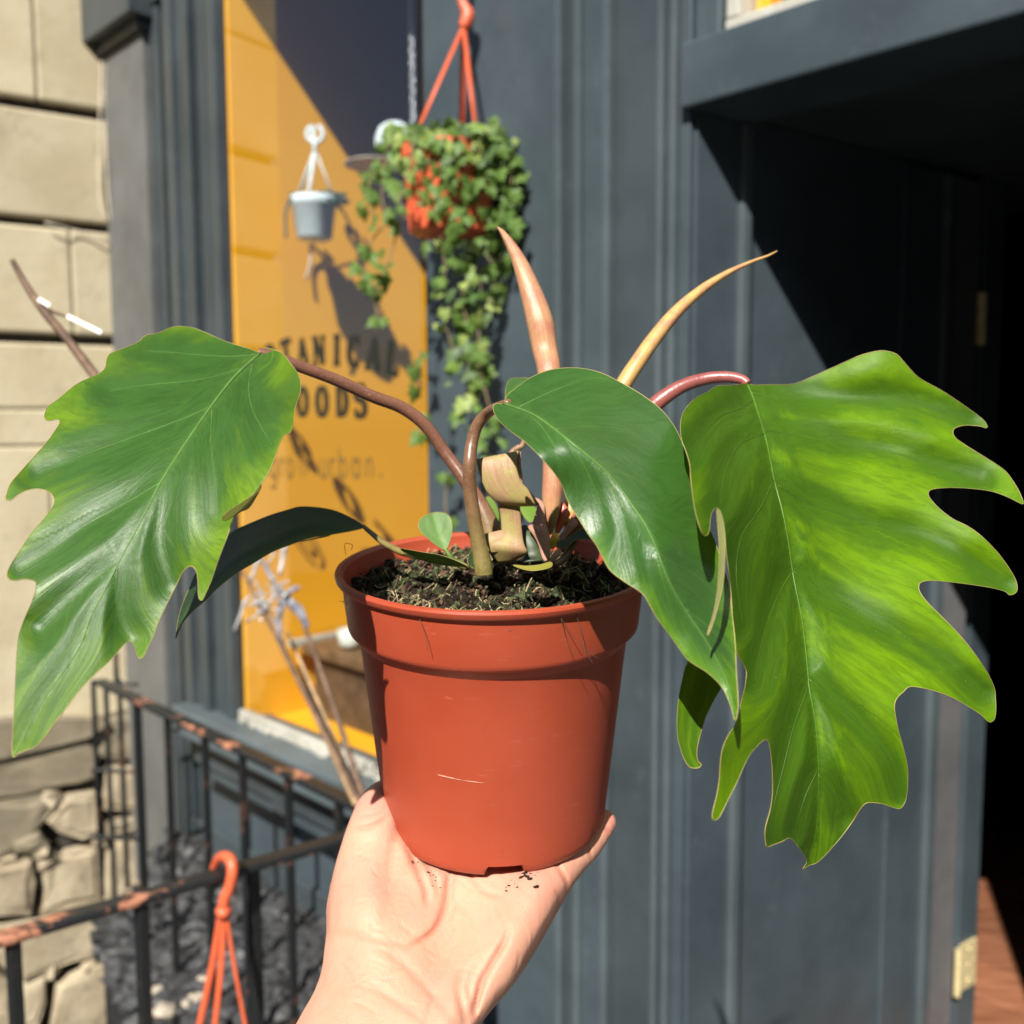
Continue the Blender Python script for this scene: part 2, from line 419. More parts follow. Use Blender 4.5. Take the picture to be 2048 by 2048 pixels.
# right pilaster: flat board and beads
aP = [fpt(x, 250)[0] for x in (846, 1116, 1130, 1153, 1168, 1211, 1227, 1321, 1334, 1344, 1357, 1378)]
MB().fbox(aP[0], aP[1], 0, .10, 0, 3.2).build('pilaster', PAINT, SF, bevel=.003)
for i, (b, nm) in enumerate(((-.012, 'bead'), (.006, 'moulding'), (-.010, 'bead'), (-.003, 'moulding'), (-.011, 'bead'), (.008, 'moulding'), (-.012, 'bead'), (.0, 'moulding'), (-.009, 'bead'), (.003, 'moulding'))):
    MB().fbox(aP[i + 1], aP[i + 2], b, .10, 0, 3.2).build(nm, PAINT_B if nm == 'bead' else PAINT_D if i in (1, 5) else PAINT, SF, bevel=.004 if nm == 'bead' else .002)
zl0 = fpt(1377, 221)[1]; zl1 = fpt(1370, 93)[1]
# recess side wall, splayed, facing the doorway
RO = Wp(aR, 0, 0)
def rpt(px, py):
    P = plane_hit(px, py, RO, EO); return (P - RO).dot(ES), P.z
def rbox(m, s0, s1, o0, o1, z0, z1):
    P = lambda s_, o_, z: RO + ES * s_ + EO * o_ + Z * z
    return m.hexa([P(s0, o0, z0), P(s1, o0, z0), P(s1, o1, z0), P(s0, o1, z0), P(s0, o0, z1), P(s1, o0, z1), P(s1, o1, z1), P(s0, o1, z1)])
b_end = rpt(1850, 1750)[0]; ZF = .25
rbox(MB(), .03, b_end, -.10, -.004, 0, zl0 + .01).build('recess_panel', PAINT, SF)
b0, b1 = rpt(1453, 1600)[0], rpt(1473, 1600)[0]
rbox(MB(), .012, b0, -.0039, .004, 0, zl0).build('recess_stile', PAINT, SF, bevel=.002)
rbox(MB(), b0, b1, -.0039, .014, 0, zl0).build('bead', PAINT_B, SF, bevel=.005)
bs = rpt(1766, 1750)[0]
rbox(MB(), bs, b_end - .02, -.0039, .003, 0, zl0).build('recess_stile', PAINT, SF, bevel=.002)
rbox(MB(), b_end - .02, b_end + .008, -.02, .014, 0, zl0).build('bead', PAINT_B, SF, bevel=.004)
bj0, bj1 = rpt(1862, 1750)[0], rpt(1909, 1750)[0]
rbox(MB(), b_end + .0085, bj1, -.08, .004, 0, zl0).build('door_frame', paint('frame_grey', (.115, .115, .118)), SF, bevel=.003)
bd0, bd1 = rpt(1924, 1750)[0], rpt(1962, 1750)[0]
# the door leaf, swung back behind the wall, only its edge shows
DO = rbox(MB(), bd0, bd1, -.76, -.002, ZF + .012, 2.0).build('door', PAINT, SF, bevel=.003)
for py in (635, 1928):
    z = rpt(1935, py)[1]
    hb1 = rpt(1949, py)[0]
    h = rbox(MB(), bd0 + .002, hb1, -.0015, .003, z - .047, z + .047)
    HPt = lambda s_, o_, z_: RO + ES * s_ + EO * o_ + Z * z_
    for k in range(5):
        h.tube([HPt((bj1 + bd0) / 2, .006, z - .047 + .019 * k), HPt((bj1 + bd0) / 2, .006, z - .0295 + .019 * k)], .0065, 10)
    for q in (-.032, 0, .032):
        h.tube([HPt((bd0 + hb1) / 2 + .004, .002, z + q), HPt((bd0 + hb1) / 2 + .004, .0045, z + q)], .004, 8)
    h.build('hinge', M_BRASS, DO)
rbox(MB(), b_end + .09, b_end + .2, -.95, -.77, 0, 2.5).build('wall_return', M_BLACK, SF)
# lintel and soffit
MB().fbox(fpt(1371, 150)[0], 1.14, -.014, .12, zl0, zl1).build('lintel', PAINT, SF, bevel=.004)
MB().fbox(aR - .08, 1.14, .121, 1.1, zl0 + .012, zl1).build('soffit', PAINT_D, SF)
# right jamb, beyond the picture
MB().fbox(1.14, 2.4, 0, 1.0, 0, 3.2).build('pilaster', PAINT, SF)
# transom light over the lintel
tf = [fpt(x, 20)[0] for x in (1417, 1440, 1468, 1474, 1498)]
TR = MB().fbox(tf[0], tf[1], .0, .09, zl1 + .002, 3.2).fbox(aP[11] - .0, tf[0] - .001, .012, .09, zl1 + .002, 3.2).build('transom_window', PAINT, SF, bevel=.003)
MB().fbox(tf[1] + .001, tf[2], .012, .08, zl1 + .022, 3.2).build('frame', CHIPPED, TR, bevel=.003)
MB().fbox(tf[1] + .001, 1.139, .010, .08, zl1 + .002, zl1 + .021).build('sill', CHIPPED, TR, bevel=.003)
MB().fbox(tf[2] + .001, tf[4], .05, .10, zl1 + .022, 3.2).build('frame', M_YEL, TR, bevel=.002)
MB().fbox(tf[4] + .001, 1.139, .08, .10, zl1 + .022, 3.2).build('blind', simple('woven_blind', (.20, .165, .10), .8, .3, 90, .002, 160), TR)
MB().fbox(tf[2] + .001, 1.139, .040, .044, zl1 + .022, 3.2).build('pane', M_GLASS, TR)
# fascia over everything
MB().fbox(aL0 - .1, aP[0] - .001, -.05, .008, max(z_head, zcap1 + .201), 3.2).fbox(aL1 + .031, aP[0] - .001, -.02, .0085, z_head, 2.75).fbox(aL0 - .1, 2.4, -.06, .1, 3.2, 4.0).build('fascia', PAINT_D, SF, bevel=.004)
# stall riser and sill under the window
MB().fbox(aL1 + .001, aP[0] - .001, .012, .06, 0.2, zs_top - .07).build('stall_riser', PAINT, SF)
rs = [fpt(x, 1600)[0] for x in (420, 452, 560)]
MB().fbox(aL1 + .002, aP[0] - .02, -.004, .012, zs_top - .17, zs_top - .075).build('rail_board', PAINT_D, SF, bevel=.003)
MB().fbox(aL1 + .002, aP[0] - .02, -.004, .012, .36, .47).build('rail_board', PAINT_D, SF, bevel=.003)
for k in range(3):
    a0 = aL1 + .002 + (aP[0] - aL1 - .10) * k / 2
    MB().fbox(a0, a0 + .07, -.004, .012, .471, zs_top - .171).build('stile_board', PAINT_D, SF, bevel=.003)
WN = MB().fbox(aG0 - .02, aP[0] - .001, -.012, .008, zs_top + .0, zs_top + .022).build('window', CHIPPED, SF, bevel=.004)
MB().fbox(fpt(395, 1440)[0], aP[0] - .001, -.075, .07, zs_top - .07, zs_top - .002).build('sill', PAINT_SILL, WN, bevel=.006)
m = MB()
for k in range(26):
    a = aG0 + (aP[0] - aG0) * (k + rnd.uniform(0, .8)) / 26
    m.fbox(a, min(aP[0] - .003, a + rnd.uniform(.015, .04)), -.020 + rnd.uniform(-.008, .004), -.013, zs_top - .001, zs_top + rnd.uniform(.005, .013))
m.build('flaked_putty', CHIPPED, WN, bevel=.002)
MB().fbox(aG0 - .02, aP[0] - .001, -.008, -.003, zs_top + .02, z_head + .02).build('pane', M_GLASS, WN)
# inside the window: yellow return wall, yellow shelf, dark back
MB().fbox(aG0 - .03, aG0 - .004, .009, 1.35, zs_top - .06, 2.7).build('display_wall', M_YEL, SF)
MB().fbox(aG0 - .0035, aP[0] - .002, .009, .101, zs_top - .05, zs_top - .012).fbox(aG0 - .0035, aP[0] + .299, .1015, 1.30, zs_top - .05, zs_top - .012).build('display_shelf', M_YEL, SF)
MB().fbox(aG0 - .004, aP[0] + .3, 1.31, 1.35, .3, 2.7).fbox(aP[0] + .3, aP[0] + .34, .102, 1.35, .3, 2.7).fbox(aG0 - .03, aP[0] + .34, .062, 1.35, 2.701, 2.74).fbox(aG0 - .03, aP[0] + .34, .062, 1.35, .26, .299).build('display_back', M_DARKWOOD, SF)
# ---- lettering on the glass
def arc(cx, cy, rx, ry, a0, a1, n=10):
    return [(cx + rx * math.cos(math.radians(a0 + (a1 - a0) * k / n)), cy + ry * math.sin(math.radians(a0 + (a1 - a0) * k / n))) for k in range(n + 1)]
T_, S_ = .17, .09
GL = {
 'B': [([(.2, 0), (.2, 1)], T_), ([(.05, .95), (.4, .95)], S_), ([(.05, .05), (.4, .05)], S_), (arc(.4, .73, .24, .22, 90, -90), .12), (arc(.4, .27, .28, .24, 90, -90), .13)],
 'O': [(arc(.42, .5, .30, .45, 0, 360, 24), .14)],
 'T': [([(.42, 0), (.42, 1)], T_), ([(.04, .95), (.8, .95)], .11), ([(.07, .78), (.07, 1)], .08), ([(.77, .78), (.77, 1)], .08), ([(.24, .04), (.60, .04)], .08)],
 'A': [([(.12, 0), (.40, 1)], .10), ([(.40, 1), (.72, 0)], T_), ([(.2, .34), (.62, .34)], .09), ([(0, .04), (.28, .04)], .08), ([(.55, .04), (.88, .04)], .08)],
 'N': [([(.16, 0), (.16, 1)], .11), ([(.16, 1), (.70, 0)], T_), ([(.70, 0), (.70, 1)], .11), ([(0, .96), (.24, .96)], .08), ([(0, .04), (.32, .04)], .08), ([(.54, .96), (.86, .96)], .08)],
 'I': [([(.3, 0), (.3, 1)], T_), ([(.1, .95), (.5, .95)], S_), ([(.1, .05), (.5, .05)], S_)],
 'C': [(arc(.44, .5, .30, .45, 48, 312, 18), .14), ([(.66, .7), (.66, 1)], .08), ([(.66, 0), (.66, .26)], .08)],
 'L': [([(.2, 0), (.2, 1)], T_), ([(.05, .95), (.36, .95)], S_), ([(.05, .05), (.72, .05)], .10), ([(.69, .0), (.69, .28)], .08)],
 'G': [(arc(.44, .5, .30, .45, 48, 330, 18), .14), ([(.68, .08), (.68, .42)], .12), ([(.5, .42), (.82, .42)], .09), ([(.66, .7), (.66, 1)], .08)],
 'D': [([(.2, 0), (.2, 1)], T_), ([(.05, .95), (.4, .95)], S_), ([(.05, .05), (.4, .05)], S_), (arc(.38, .5, .32, .45, 90, -90, 14), .14)],
 'S': [(arc(.38, .73, .24, .22, 30, 270, 12) + arc(.38, .27, .27, .24, 90, -150, 12), .14), ([(.60, .72), (.60, 1)], .08), ([(.13, 0), (.13, .28)], .08)],
 '@': [(arc(.5, .35, .45, .45, -40, 300, 20), .08), (arc(.5, .35, .2, .2, 0, 360, 12), .08), ([(.72, .55), (.72, .2)], .08)],
 'g': [(arc(.34, .28, .24, .28, 0, 360, 16), .1), ([(.58, .56), (.58, -.12)], .1), (arc(.34, -.12, .24, .2, 0, -150, 8), .1)],
 'r': [([(.16, 0), (.16, .56)], .1), (arc(.36, .34, .2, .2, 170, 60, 6), .1)],
 'o': [(arc(.34, .28, .25, .28, 0, 360, 16), .1)],
 'w': [([(.02, .56), (.2, 0), (.38, .5), (.56, 0), (.74, .56)], .1)],
 'u': [([(.12, .56), (.12, .22)] + arc(.33, .2, .21, .2, 180, 360, 8), .1), ([(.54, .56), (.54, 0)], .1)],
 'b': [([(.12, 0), (.12, .9)], .1), (arc(.36, .28, .24, .28, 0, 360, 16), .1)],
 'a': [(arc(.34, .28, .24, .28, 0, 360, 16), .1), ([(.58, .56), (.58, 0)], .1)],
 'n': [([(.12, 0), (.12, .56)], .1), (arc(.33, .34, .21, .22, 180, 0, 8) + [(.54, 0)], .1)],
 '.': [([(.1, .0), (.1, .12)], .12)],
 '_': [([(0, .06), (4.2, .06)], .2)],
}
def letter(ch, px, py0, py1, rot=0, wide=1.0, mat=M_LETTER, lay=0):
    """glyph whose height runs from py1 (base) to py0 (top) at column px on the glass"""
    a, zt = fpt(px, py0, -.009); _, zb = fpt(px, py1, -.009); H = zt - zb
    wmax = max(x for st, _ in GL[ch] for x, y in st) 
    m = MB(); c, s = math.cos(rot), math.sin(rot)
    for i, (st, th) in enumerate(GL[ch]):
        n = len(st)
        L = []; R = []
        for k in range(n):
            p = np.array(st[k]); t = np.array(st[min(k + 1, n - 1)]) - np.array(st[max(k - 1, 0)])
            if ch in 'OoGagb@' and n > 12 and st[0] == st[-1]: pass
            t = t / (np.hypot(*t) + 1e-9); nn = np.array([-t[1], t[0]]) * th / 2 * (1.95 if ch.isupper() else 1.3)
            # vertical stress: curves thick at the sides, thin at top and bottom
            if n > 9 and ch.isupper(): nn = nn * (.55 + .75 * abs(t[1]))
            L.append(p + nn); R.append(p - nn)
        vs = []
        for q in L + R:
            x, y = (q[0] - wmax / 2) * wide, q[1]
            x, y = x * c - (y - .5) * s, x * s + (y - .5) * c + .5
            vs.append(Wp(a + x * H, -.0085 - .00015 * i, zb + y * H))
        m.add(vs, [(k, k + 1, n + k + 1, n + k) for k in range(n - 1)])
    return m.build('letter', mat, WN, flip=False)
for ch, x, y0, y1, r in (('B', 503, 703, 752, .30), ('O', 537, 690, 742, .22), ('T', 571, 680, 733, .14), ('A', 604, 677, 729, .06), ('N', 637, 673, 730, 0), ('I', 671, 670, 731, -.05), ('C', 704, 672, 734, -.08), ('A', 746, 676, 741, -.14), ('L', 784, 684, 750, -.22)):
    letter(ch, x, y0, y1, r, .96)
for ch, x, y0, y1 in (('G', 562, 776, 832), ('O', 602, 774, 833), ('O', 641, 773, 834), ('D', 681, 772, 833), ('S', 717, 768, 835)):
    letter(ch, x, y0, y1, 0, .9)
for ch, x in zip('@growurban.', (512, 543, 561, 577, 605, 644, 662, 683, 709, 736, 758)):
    letter(ch, x, 889, 955, 0, .72 if ch != '.' else 1, M_LETTER2)
# ---- room behind the door
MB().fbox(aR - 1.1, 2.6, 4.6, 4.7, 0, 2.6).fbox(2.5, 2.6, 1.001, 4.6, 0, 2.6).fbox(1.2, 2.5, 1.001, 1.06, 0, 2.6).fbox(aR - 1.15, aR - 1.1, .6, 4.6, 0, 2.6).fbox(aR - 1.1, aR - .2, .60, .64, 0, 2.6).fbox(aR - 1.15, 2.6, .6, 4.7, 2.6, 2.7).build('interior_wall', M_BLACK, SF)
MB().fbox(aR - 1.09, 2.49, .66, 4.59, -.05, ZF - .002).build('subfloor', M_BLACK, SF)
for k in range(22):
    b = b_end - .05 + k * .135
    if b > 3.6: break
    MB().fbox(aR - .3 if b > .8 else aR + .2, 2.45 if b > 1.07 else 1.13, b, b + .131, ZF - .001, ZF + .012).build('floor_board', M_BOARD, SF, bevel=.002)
MB().fbox(aR + .001, 1.139, .02, b_end - .06, 0, ZF * .5).fbox(aR + .05, 1.139, .3, b_end - .06, ZF * .5 + .001, ZF).build('door_step', M_SLAB, SF, bevel=.005)
# dim shapes in the room: a dark cupboard with a brown side
CB = thing('cupboard', Wp(.9, 4.0, .012), 'dark wooden cupboard in the gloom inside the doorway', 'cupboard')
MB().fbox(.55, 1.5, 4.0, 4.55, .012, 1.95).build('carcass', simple('brown_cupboard', (.05, .025, .014), .5, .3), CB, bevel=.004)
for k in range(2):
    MB().fbox(.57 + k * .465, 1.015 + k * .465, 3.975, 3.998, .05, 1.9).build('cupboard_door', simple('brown_cupboard_door', (.04, .02, .012), .45, .3), CB, bevel=.004)

# ------------------------------------------------------------------ stone pier on the left
PO = Wp(aL0, 0, 0); PU = Vector((.839, .545, 0)).normalized(); PNn = Vector((PU.y, -PU.x, 0))
def ppx(px, py, off=0.0): return plane_hit(px, py, PO + PNn * off, PNn)
PIER = thing('stone_pier', Vector((PO.x, PO.y, -1.0)) - PU * .15, 'pale dressed stone pier with rough rubble base beside grey pilaster', 'stone pier')
def stone_px(name, poly, mat, depth=.05, proud=.0, rounding=.012, jag=0.0, dense=3, bulge=.0):
    q = catmull(poly, dense, True) if jag else [np.array(p, float) for p in poly]
    base = [ppx(x, y, proud) for x, y in q]
    cen = sum(base, Vector()) / len(base)
    if jag: base = [p + Vector((0, 0, rnd.uniform(-jag, jag))) + PU * rnd.uniform(-jag, jag) for p in base]
    n = len(base)
    def ring(sc_in, off):
        out = []
        for p in base:
            d = p - cen; l = d.length; out.append(cen + d * max(0.05, (l - sc_in) / l) + PNn * (off + (rnd.uniform(-1, 1) * jag * .6 if off > -.01 else 0)))
        return out
    rows = [ring(0, -depth), ring(0, -rounding), ring(rounding * .35, -rounding * .3), ring(rounding, 0)]
    if bulge: rows.append(ring(rounding * 3.5, bulge)); rows.append(ring(rounding * 6, bulge * 1.3))
    m = MB(); m.grid(rows, closed=True)
    k = len(rows) - 1; m.f.append(tuple(k * n + i for i in range(n))); m.mi.append(0)
    m.f.append(tuple(range(n - 1, -1, -1))); m.mi.append(0)
    o = m.build(name, mat, PIER, smooth=False)
    return o
# backing (joints)
bk = MB(); 
def pbox(m, s0, s1, o0, o1, z0, z1):
    P = lambda s, o, z: PO - PU * s + PNn * o + Z * z
    return m.hexa([P(s0, o0, z0), P(s1, o0, z0), P(s1, o1, z0), P(s0, o1, z0), P(s0, o0, z1), P(s1, o0, z1), P(s1, o1, z1), P(s0, o1, z1)])
s_c = .60; s_v = (PO - ppx(12, 700)).dot(PU)
pbox(bk, -.05, s_c - .02, -.55, -.022, -1, 4.0); bk.build('core', M_MORTAR, PIER)
# ashlar courses: the return face, each block wrapping the corner to the street face
def course(z0, z1, cuts=(), mat=M_ASHLAR):
    ss = [-.012] + list(cuts) + [s_c]
    for i in range(len(ss) - 1):
        m = MB(); pbox(m, ss[i] + (.0008 if i else 0), ss[i + 1] - .0008, -.55 if i == len(ss) - 2 else -.12, 0, z0, z1)
        m.build('ashlar_block', mat, PIER, bevel=.008)
zz = lambda py: ppx(110, py).z
scut = lambda px: (PO - ppx(px, 400)).dot(PU)
course(zz(-60) + .0, zz(-340), ())
course(zz(205), zz(-55), (scut(85),))
course(zz(438), zz(226))
course(zz(668), zz(456), (scut(137),))
course(zz(818), zz(688))
course(zz(1448), zz(892), (scut(75),))
MB().hexa([PO - PU * s + PNn * o + Z * z for z in (zz(890), zz(820)) for s, o in ((.0, -.05), (s_v - .14, -.05), (s_v - .14, -.02), (.0, -.02))]).build('dark_recess', M_BLACK, PIER)
m = MB(); pbox(m, s_v - .135, s_c, -.55, 0, zz(890), zz(820)); m.build('ashlar_block', M_ASHLAR, PIER, bevel=.006)
c3 = lambda *L: [(x / 2.4214, 1250 + y / 2.4214) for x, y in L]
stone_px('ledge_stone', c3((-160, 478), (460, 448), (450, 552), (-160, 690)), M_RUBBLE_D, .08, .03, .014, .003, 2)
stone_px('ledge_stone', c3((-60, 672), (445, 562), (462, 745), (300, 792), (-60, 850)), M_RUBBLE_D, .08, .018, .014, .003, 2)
RUB = [((-60, 875), (140, 840), (290, 805), (330, 838), (230, 920), (190, 1000), (100, 1080), (-60, 1150)),
       ((240, 960), (270, 900), (340, 835), (470, 800), (485, 1005), (390, 1050), (300, 1010)),
       ((70, 1065), (180, 1012), (232, 1060), (170, 1120), (80, 1105)),
       ((-60, 1185), (60, 1150), (160, 1140), (182, 1240), (140, 1400), (-60, 1425)),
       ((190, 1185), (260, 1112), (380, 1080), (482, 1062), (502, 1330), (330, 1375), (182, 1420), (205, 1300)),
       ((-60, 1475), (180, 1440), (500, 1400), (500, 1590), (330, 1640), (110, 1720), (-60, 1600)),
       ((108, 1765), (205, 1700), (222, 1830), (170, 1960), (80, 2000)),
       ((285, 1745), (450, 1645), (545, 1652), (640, 1765), (645, 2010), (235, 2010)),
       ((470, 430), (600, 410), (745, 420), (742, 560), (690, 645), (560, 660), (470, 640)),
       ((520, 690), (650, 700), (765, 690), (760, 830), (690, 905), (510, 900)),
       ((505, 1070), (600, 1030), (690, 1040), (770, 1060), (765, 1240), (690, 1330), (515, 1350)),
       ((515, 960), (640, 930), (700, 960), (650, 1010), (520, 1030)),
       ((-60, 1660), (80, 1740), (80, 1960), (-60, 2010)),
       ((510, 1420), (640, 1380), (760, 1360), (760, 1560), (640, 1620), (520, 1560))]
for i, q in enumerate(RUB):
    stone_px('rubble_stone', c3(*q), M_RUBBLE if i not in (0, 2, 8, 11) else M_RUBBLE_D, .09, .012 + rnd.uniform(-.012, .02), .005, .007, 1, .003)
for x, y in ((250, 1130), (200, 1090), (250, 1660), (40, 1130), (420, 1640), (250, 830), (470, 1040), (225, 1150)):
    X, Y = c3((x, y))[0]; m = MB(); m.blob(ppx(X, Y, .0), .03, jit=.4); m.build('pinning_stone', M_RUBBLE, PIER)
tag(MB().fbox(-9, -1.9, -.02, .4, -1, 4.2).build('neighbouring_wall', M_ASHLAR), kind='structure')
# dead creeper stems and cobwebby threads hanging down the pier edge
CR = thing('dead_creeper', ppx(215, 480, .03), 'thin bleached creeper stems hanging down the corner of the pale stone pier', 'creeper')
for pts in ([(180, -30), (187, 40), (205, 85), (222, 120), (232, 200)], [(196, -30), (203, 110), (199, 240), (200, 400), (222, 455), (238, 480)], [(214, 60), (210, 200), (218, 400), (236, 520)], [(90, 445), (150, 460), (210, 480), (238, 520), (244, 650)]):
    m = MB(); q = catmull(pts, 6); m.tube([ppx(x, y, .018 + .006 * math.sin(i * .7)) for i, (x, y) in enumerate(q)], .0022, 6); m.build('stem', simple('bleached_stem', (.55, .49, .38), .6, .2), CR, smooth=True)
# twig leaning in front of the pier, with two white strips painting its glints
TW = thing('twig', at(120, 660, .8), 'dark bare twig with two bright white strips standing in for glints in front of stone pier', 'twig')
pp, rr = path3([(24, 520, .80, .0022), (55, 575, .80, .0028), (90, 625, .79, .0034), (140, 685, .79, .0036), (200, 765, .78, .0040), (300, 900, .78, .004), (420, 1060, .79, .004)])
MB().tube(pp, rr, 8).build('stem', M_TWIG, TW, smooth=True)
pp, rr = path3([(88, 618, .79, .0018), (130, 632, .79, .0012), (152, 640, .79, .0008)])
MB().tube(pp, rr, 6).build('side_stem', M_TWIG, TW, smooth=True)
M_GLINT = simple('white_glint', (.85, .84, .80), .25, .03)
for A, B in (((76, 598), (100, 612)), ((134, 632), (203, 666))):
    MB().bar(at(*A, .786), at(*B, .786), .0036, .0010, up=fwd).build('glint_strip', M_GLINT, TW, bevel=.0005)

# ------------------------------------------------------------------ railings
def rail_attr(o, v):
    at_ = o.data.attributes.new('rail', 'FLOAT', 'POINT'); at_.data.foreach_set('value', [v] * len(o.data.vertices)); return o
R1 = thing('railing', Vector((CORN.x, CORN.y, 0)), 'black iron railing with rusty top rail nearest the camera, carrying an orange hanger', 'railing', 'iron railings round the basement area')
rail_attr(MB().bar(CORN - ndir * .02, CORN + ndir * .95, .026, .010).build('top_rail', M_IRON, R1, bevel=.003), 1)
for px, py in ((-95, 1905), (25, 1869), (281, 1795), (506, 1729), (690, 1674)):
    P = zplane(px, py, ZR); rail_attr(MB().bar(P + Z * -.006, Vector((P.x, P.y, -.05)), .0145, .0145, up=FR).build('bar', M_IRON, R1, bevel=.003), 0.15)
P = CORN; rail_attr(MB().bar(P + Z * .02, Vector((P.x, P.y, -.05)), .03, .03, up=FR).build('post', M_IRON, R1, bevel=.003), .3)
LE = zplane(198, 1362, ZR)
R2 = thing('railing', Vector((LE.x, LE.y, bedz)), 'black iron railing with rusty top rail running along below the yellow window', 'railing', 'iron railings round the basement area')
rail_attr(MB().bar(CORN - FR * .016 , LE, .026, .010).build('top_rail', M_IRON, R2, bevel=.003), 1)
for px, py in ((334, 1422), (409, 1459), (484, 1497), (576, 1543), (678, 1594)):
    P = zplane(px, py, ZR); rail_attr(MB().bar(P + Z * -.006, Vector((P.x, P.y, bedz - .03)), .0115, .0115, up=FR).build('bar', M_IRON, R2, bevel=.002), .15)
P = zplane(273, 1392, ZR); rail_attr(MB().bar(P + Z * -.006, Vector((P.x, P.y, bedz - .9)), .015, .015, up=FR).build('bar', M_IRON, R2, bevel=.002), .15)
GR = thing('iron_grille', at(225, 1600, 2.2), 'narrow black iron grille of four close bars against rubble wall', 'grille')
dgr = 2.28
for x0, y0, y1 in ((186, 1360, 1815), (211, 1362, 1915), (238, 1358, 1795), (231, 1305, 1390)):
    A = at(x0, y0, dgr); B = at(x0, y1, dgr); rail_attr(MB().bar(A, Vector((A.x, A.y, B.z)), .010, .010, up=FR).build('bar', M_IRON, GR, bevel=.002), .2)
for y in (1365, 1540, 1674):
    rail_attr(MB().bar(at(182, y, dgr), at(276, y + 4, dgr), .009, .009).build('cross_bar', M_IRON, GR, bevel=.002), .3)

# orange plastic hanger hooked over the near rail
HG = thing('pot_hanger', zplane(447, 1740, ZR), 'empty orange plastic plant pot hanger hooked over the rusty rail', 'pot hanger')
HP = zplane(447, 1748, ZR); hd = (HP - CAM).dot(fwd)
pp, rr = path3([(427, 1762, hd + .022, .0042), (428, 1738, hd + .024, .0052), (438, 1718, hd + .012, .0062), (450, 1713, hd - .004, .0066), (462, 1722, hd - .018, .0068), (465, 1745, hd - .024, .0068), (459, 1775, hd - .024, .0068), (449, 1800, hd - .024, .0070), (447, 1828, hd - .024, .0062)])
m = MB().tube(pp, rr, 12)
m.tube([at(447, 1815, hd - .024), at(447, 1834, hd - .024)], .009, 12); m.build('hook', M_ORANGE, HG, smooth=True)
for pts in ([(441, 1832), (425, 1930), (404, 2030), (380, 2140)], [(447, 1834), (442, 1930), (432, 2030), (420, 2140)], [(453, 1830), (463, 1900), (478, 1985), (492, 2060), (505, 2140)]):
    q = catmull(pts, 5); m = MB(); m.tube([at(x, y, hd - .024 + .00006 * (y - 1830)) for x, y in q], .0042, 8, flat=.5); m.build('strap', M_ORANGE, HG, smooth=True)

# dried stems with silver seed heads standing at the railing
DS = thing('dried_bouquet', at(722, 1590, 1.42), 'bundle of dry brown stems with silver and lilac heads in front of yellow window', 'dried flowers')
for i, (A, B, r, mt) in enumerate((((735, 1640, 1.40), (478, 1130, 1.58), .0042, M_TWIG), ((728, 1640, 1.40), (560, 1285, 1.56), .0065, M_TWIGPALE), ((740, 1640, 1.41), (605, 1240, 1.55), .0052, M_TWIG), ((732, 1640, 1.42), (575, 1265, 1.60), .0048, M_TWIGPALE), ((744, 1640, 1.42), (628, 1310, 1.56), .0034, M_TWIGPALE), ((722, 1640, 1.43), (598, 1330, 1.60), .0060, M_TWIGPALE))):
    q = catmull([A, tuple((A[k] + B[k]) / 2 + (6 if k < 2 else 0) for k in range(3)), B], 6)
    MB().tube([at(*v) for v in q], [r * (1 - .45 * k / len(q)) for k in range(len(q))], 8).build('stem', mt, DS, smooth=True)
def ribbon(pts, wid, name, mt, par):
    q = catmull(pts, 6); P = [at(*v) for v in q]; m = MB()
    L = []; R = []
    for i, p in enumerate(P):
        t = (P[min(i + 1, len(P) - 1)] - P[max(i - 1, 0)]).normalized(); s = t.cross(fwd).normalized() * wid * .24 * (1 - .5 * abs(2 * i / len(P) - 1))
        L.append(p + s - fwd * .004 * math.sin(i)); R.append(p - s)
    m.grid([L, R]); o = m.build(name, mt, par, smooth=True); s = o.modifiers.new('t', 'SOLIDIFY'); s.thickness = .0015; return o
for pts, wd, mt in (([(470, 1265, 1.55), (485, 1215, 1.55), (500, 1190, 1.56)], .012, M_SILVER), ([(490, 1245, 1.55), (525, 1222, 1.54), (548, 1190, 1.55), (556, 1168, 1.56)], .010, M_SILVER), ([(500, 1165, 1.56), (512, 1130, 1.56), (525, 1105, 1.57)], .014, M_SILVER), ([(520, 1115, 1.55), (540, 1150, 1.55), (552, 1180, 1.55)], .016, M_LILAC), ([(535, 1130, 1.56), (548, 1105, 1.57), (560, 1080, 1.57)], .008, M_SILVER), ([(560, 1150, 1.56), (566, 1110, 1.57), (575, 1080, 1.57)], .018, M_SILVER),
                    ([(555, 1175, 1.54), (575, 1200, 1.54), (600, 1225, 1.54), (614, 1255, 1.54)], .034, M_LILAC), ([(560, 1270, 1.54), (558, 1235, 1.54), (570, 1195, 1.54), (590, 1175, 1.54)], .024, M_LILAC), ([(578, 1185, 1.54), (590, 1178, 1.53), (598, 1174, 1.53)], .016, M_LILAC), ([(540, 1225, 1.55), (558, 1262, 1.54), (566, 1290, 1.54)], .012, M_LILAC), ([(510, 1160, 1.55), (525, 1195, 1.55), (520, 1220, 1.55)], .010, M_SILVER)):
    ribbon(pts, wd, 'seed_head', mt, DS)
m = MB()
for k in range(60):
    t = k / 60; m.blob(at(512 + 55 * t + rnd.uniform(-14, 14), 1228 - 60 * t + rnd.uniform(-22, 22), 1.54 + rnd.uniform(-.01, .01)), rnd.uniform(.002, .004))
tag(m.build('seeds', M_SILVER, DS), kind='stuff')

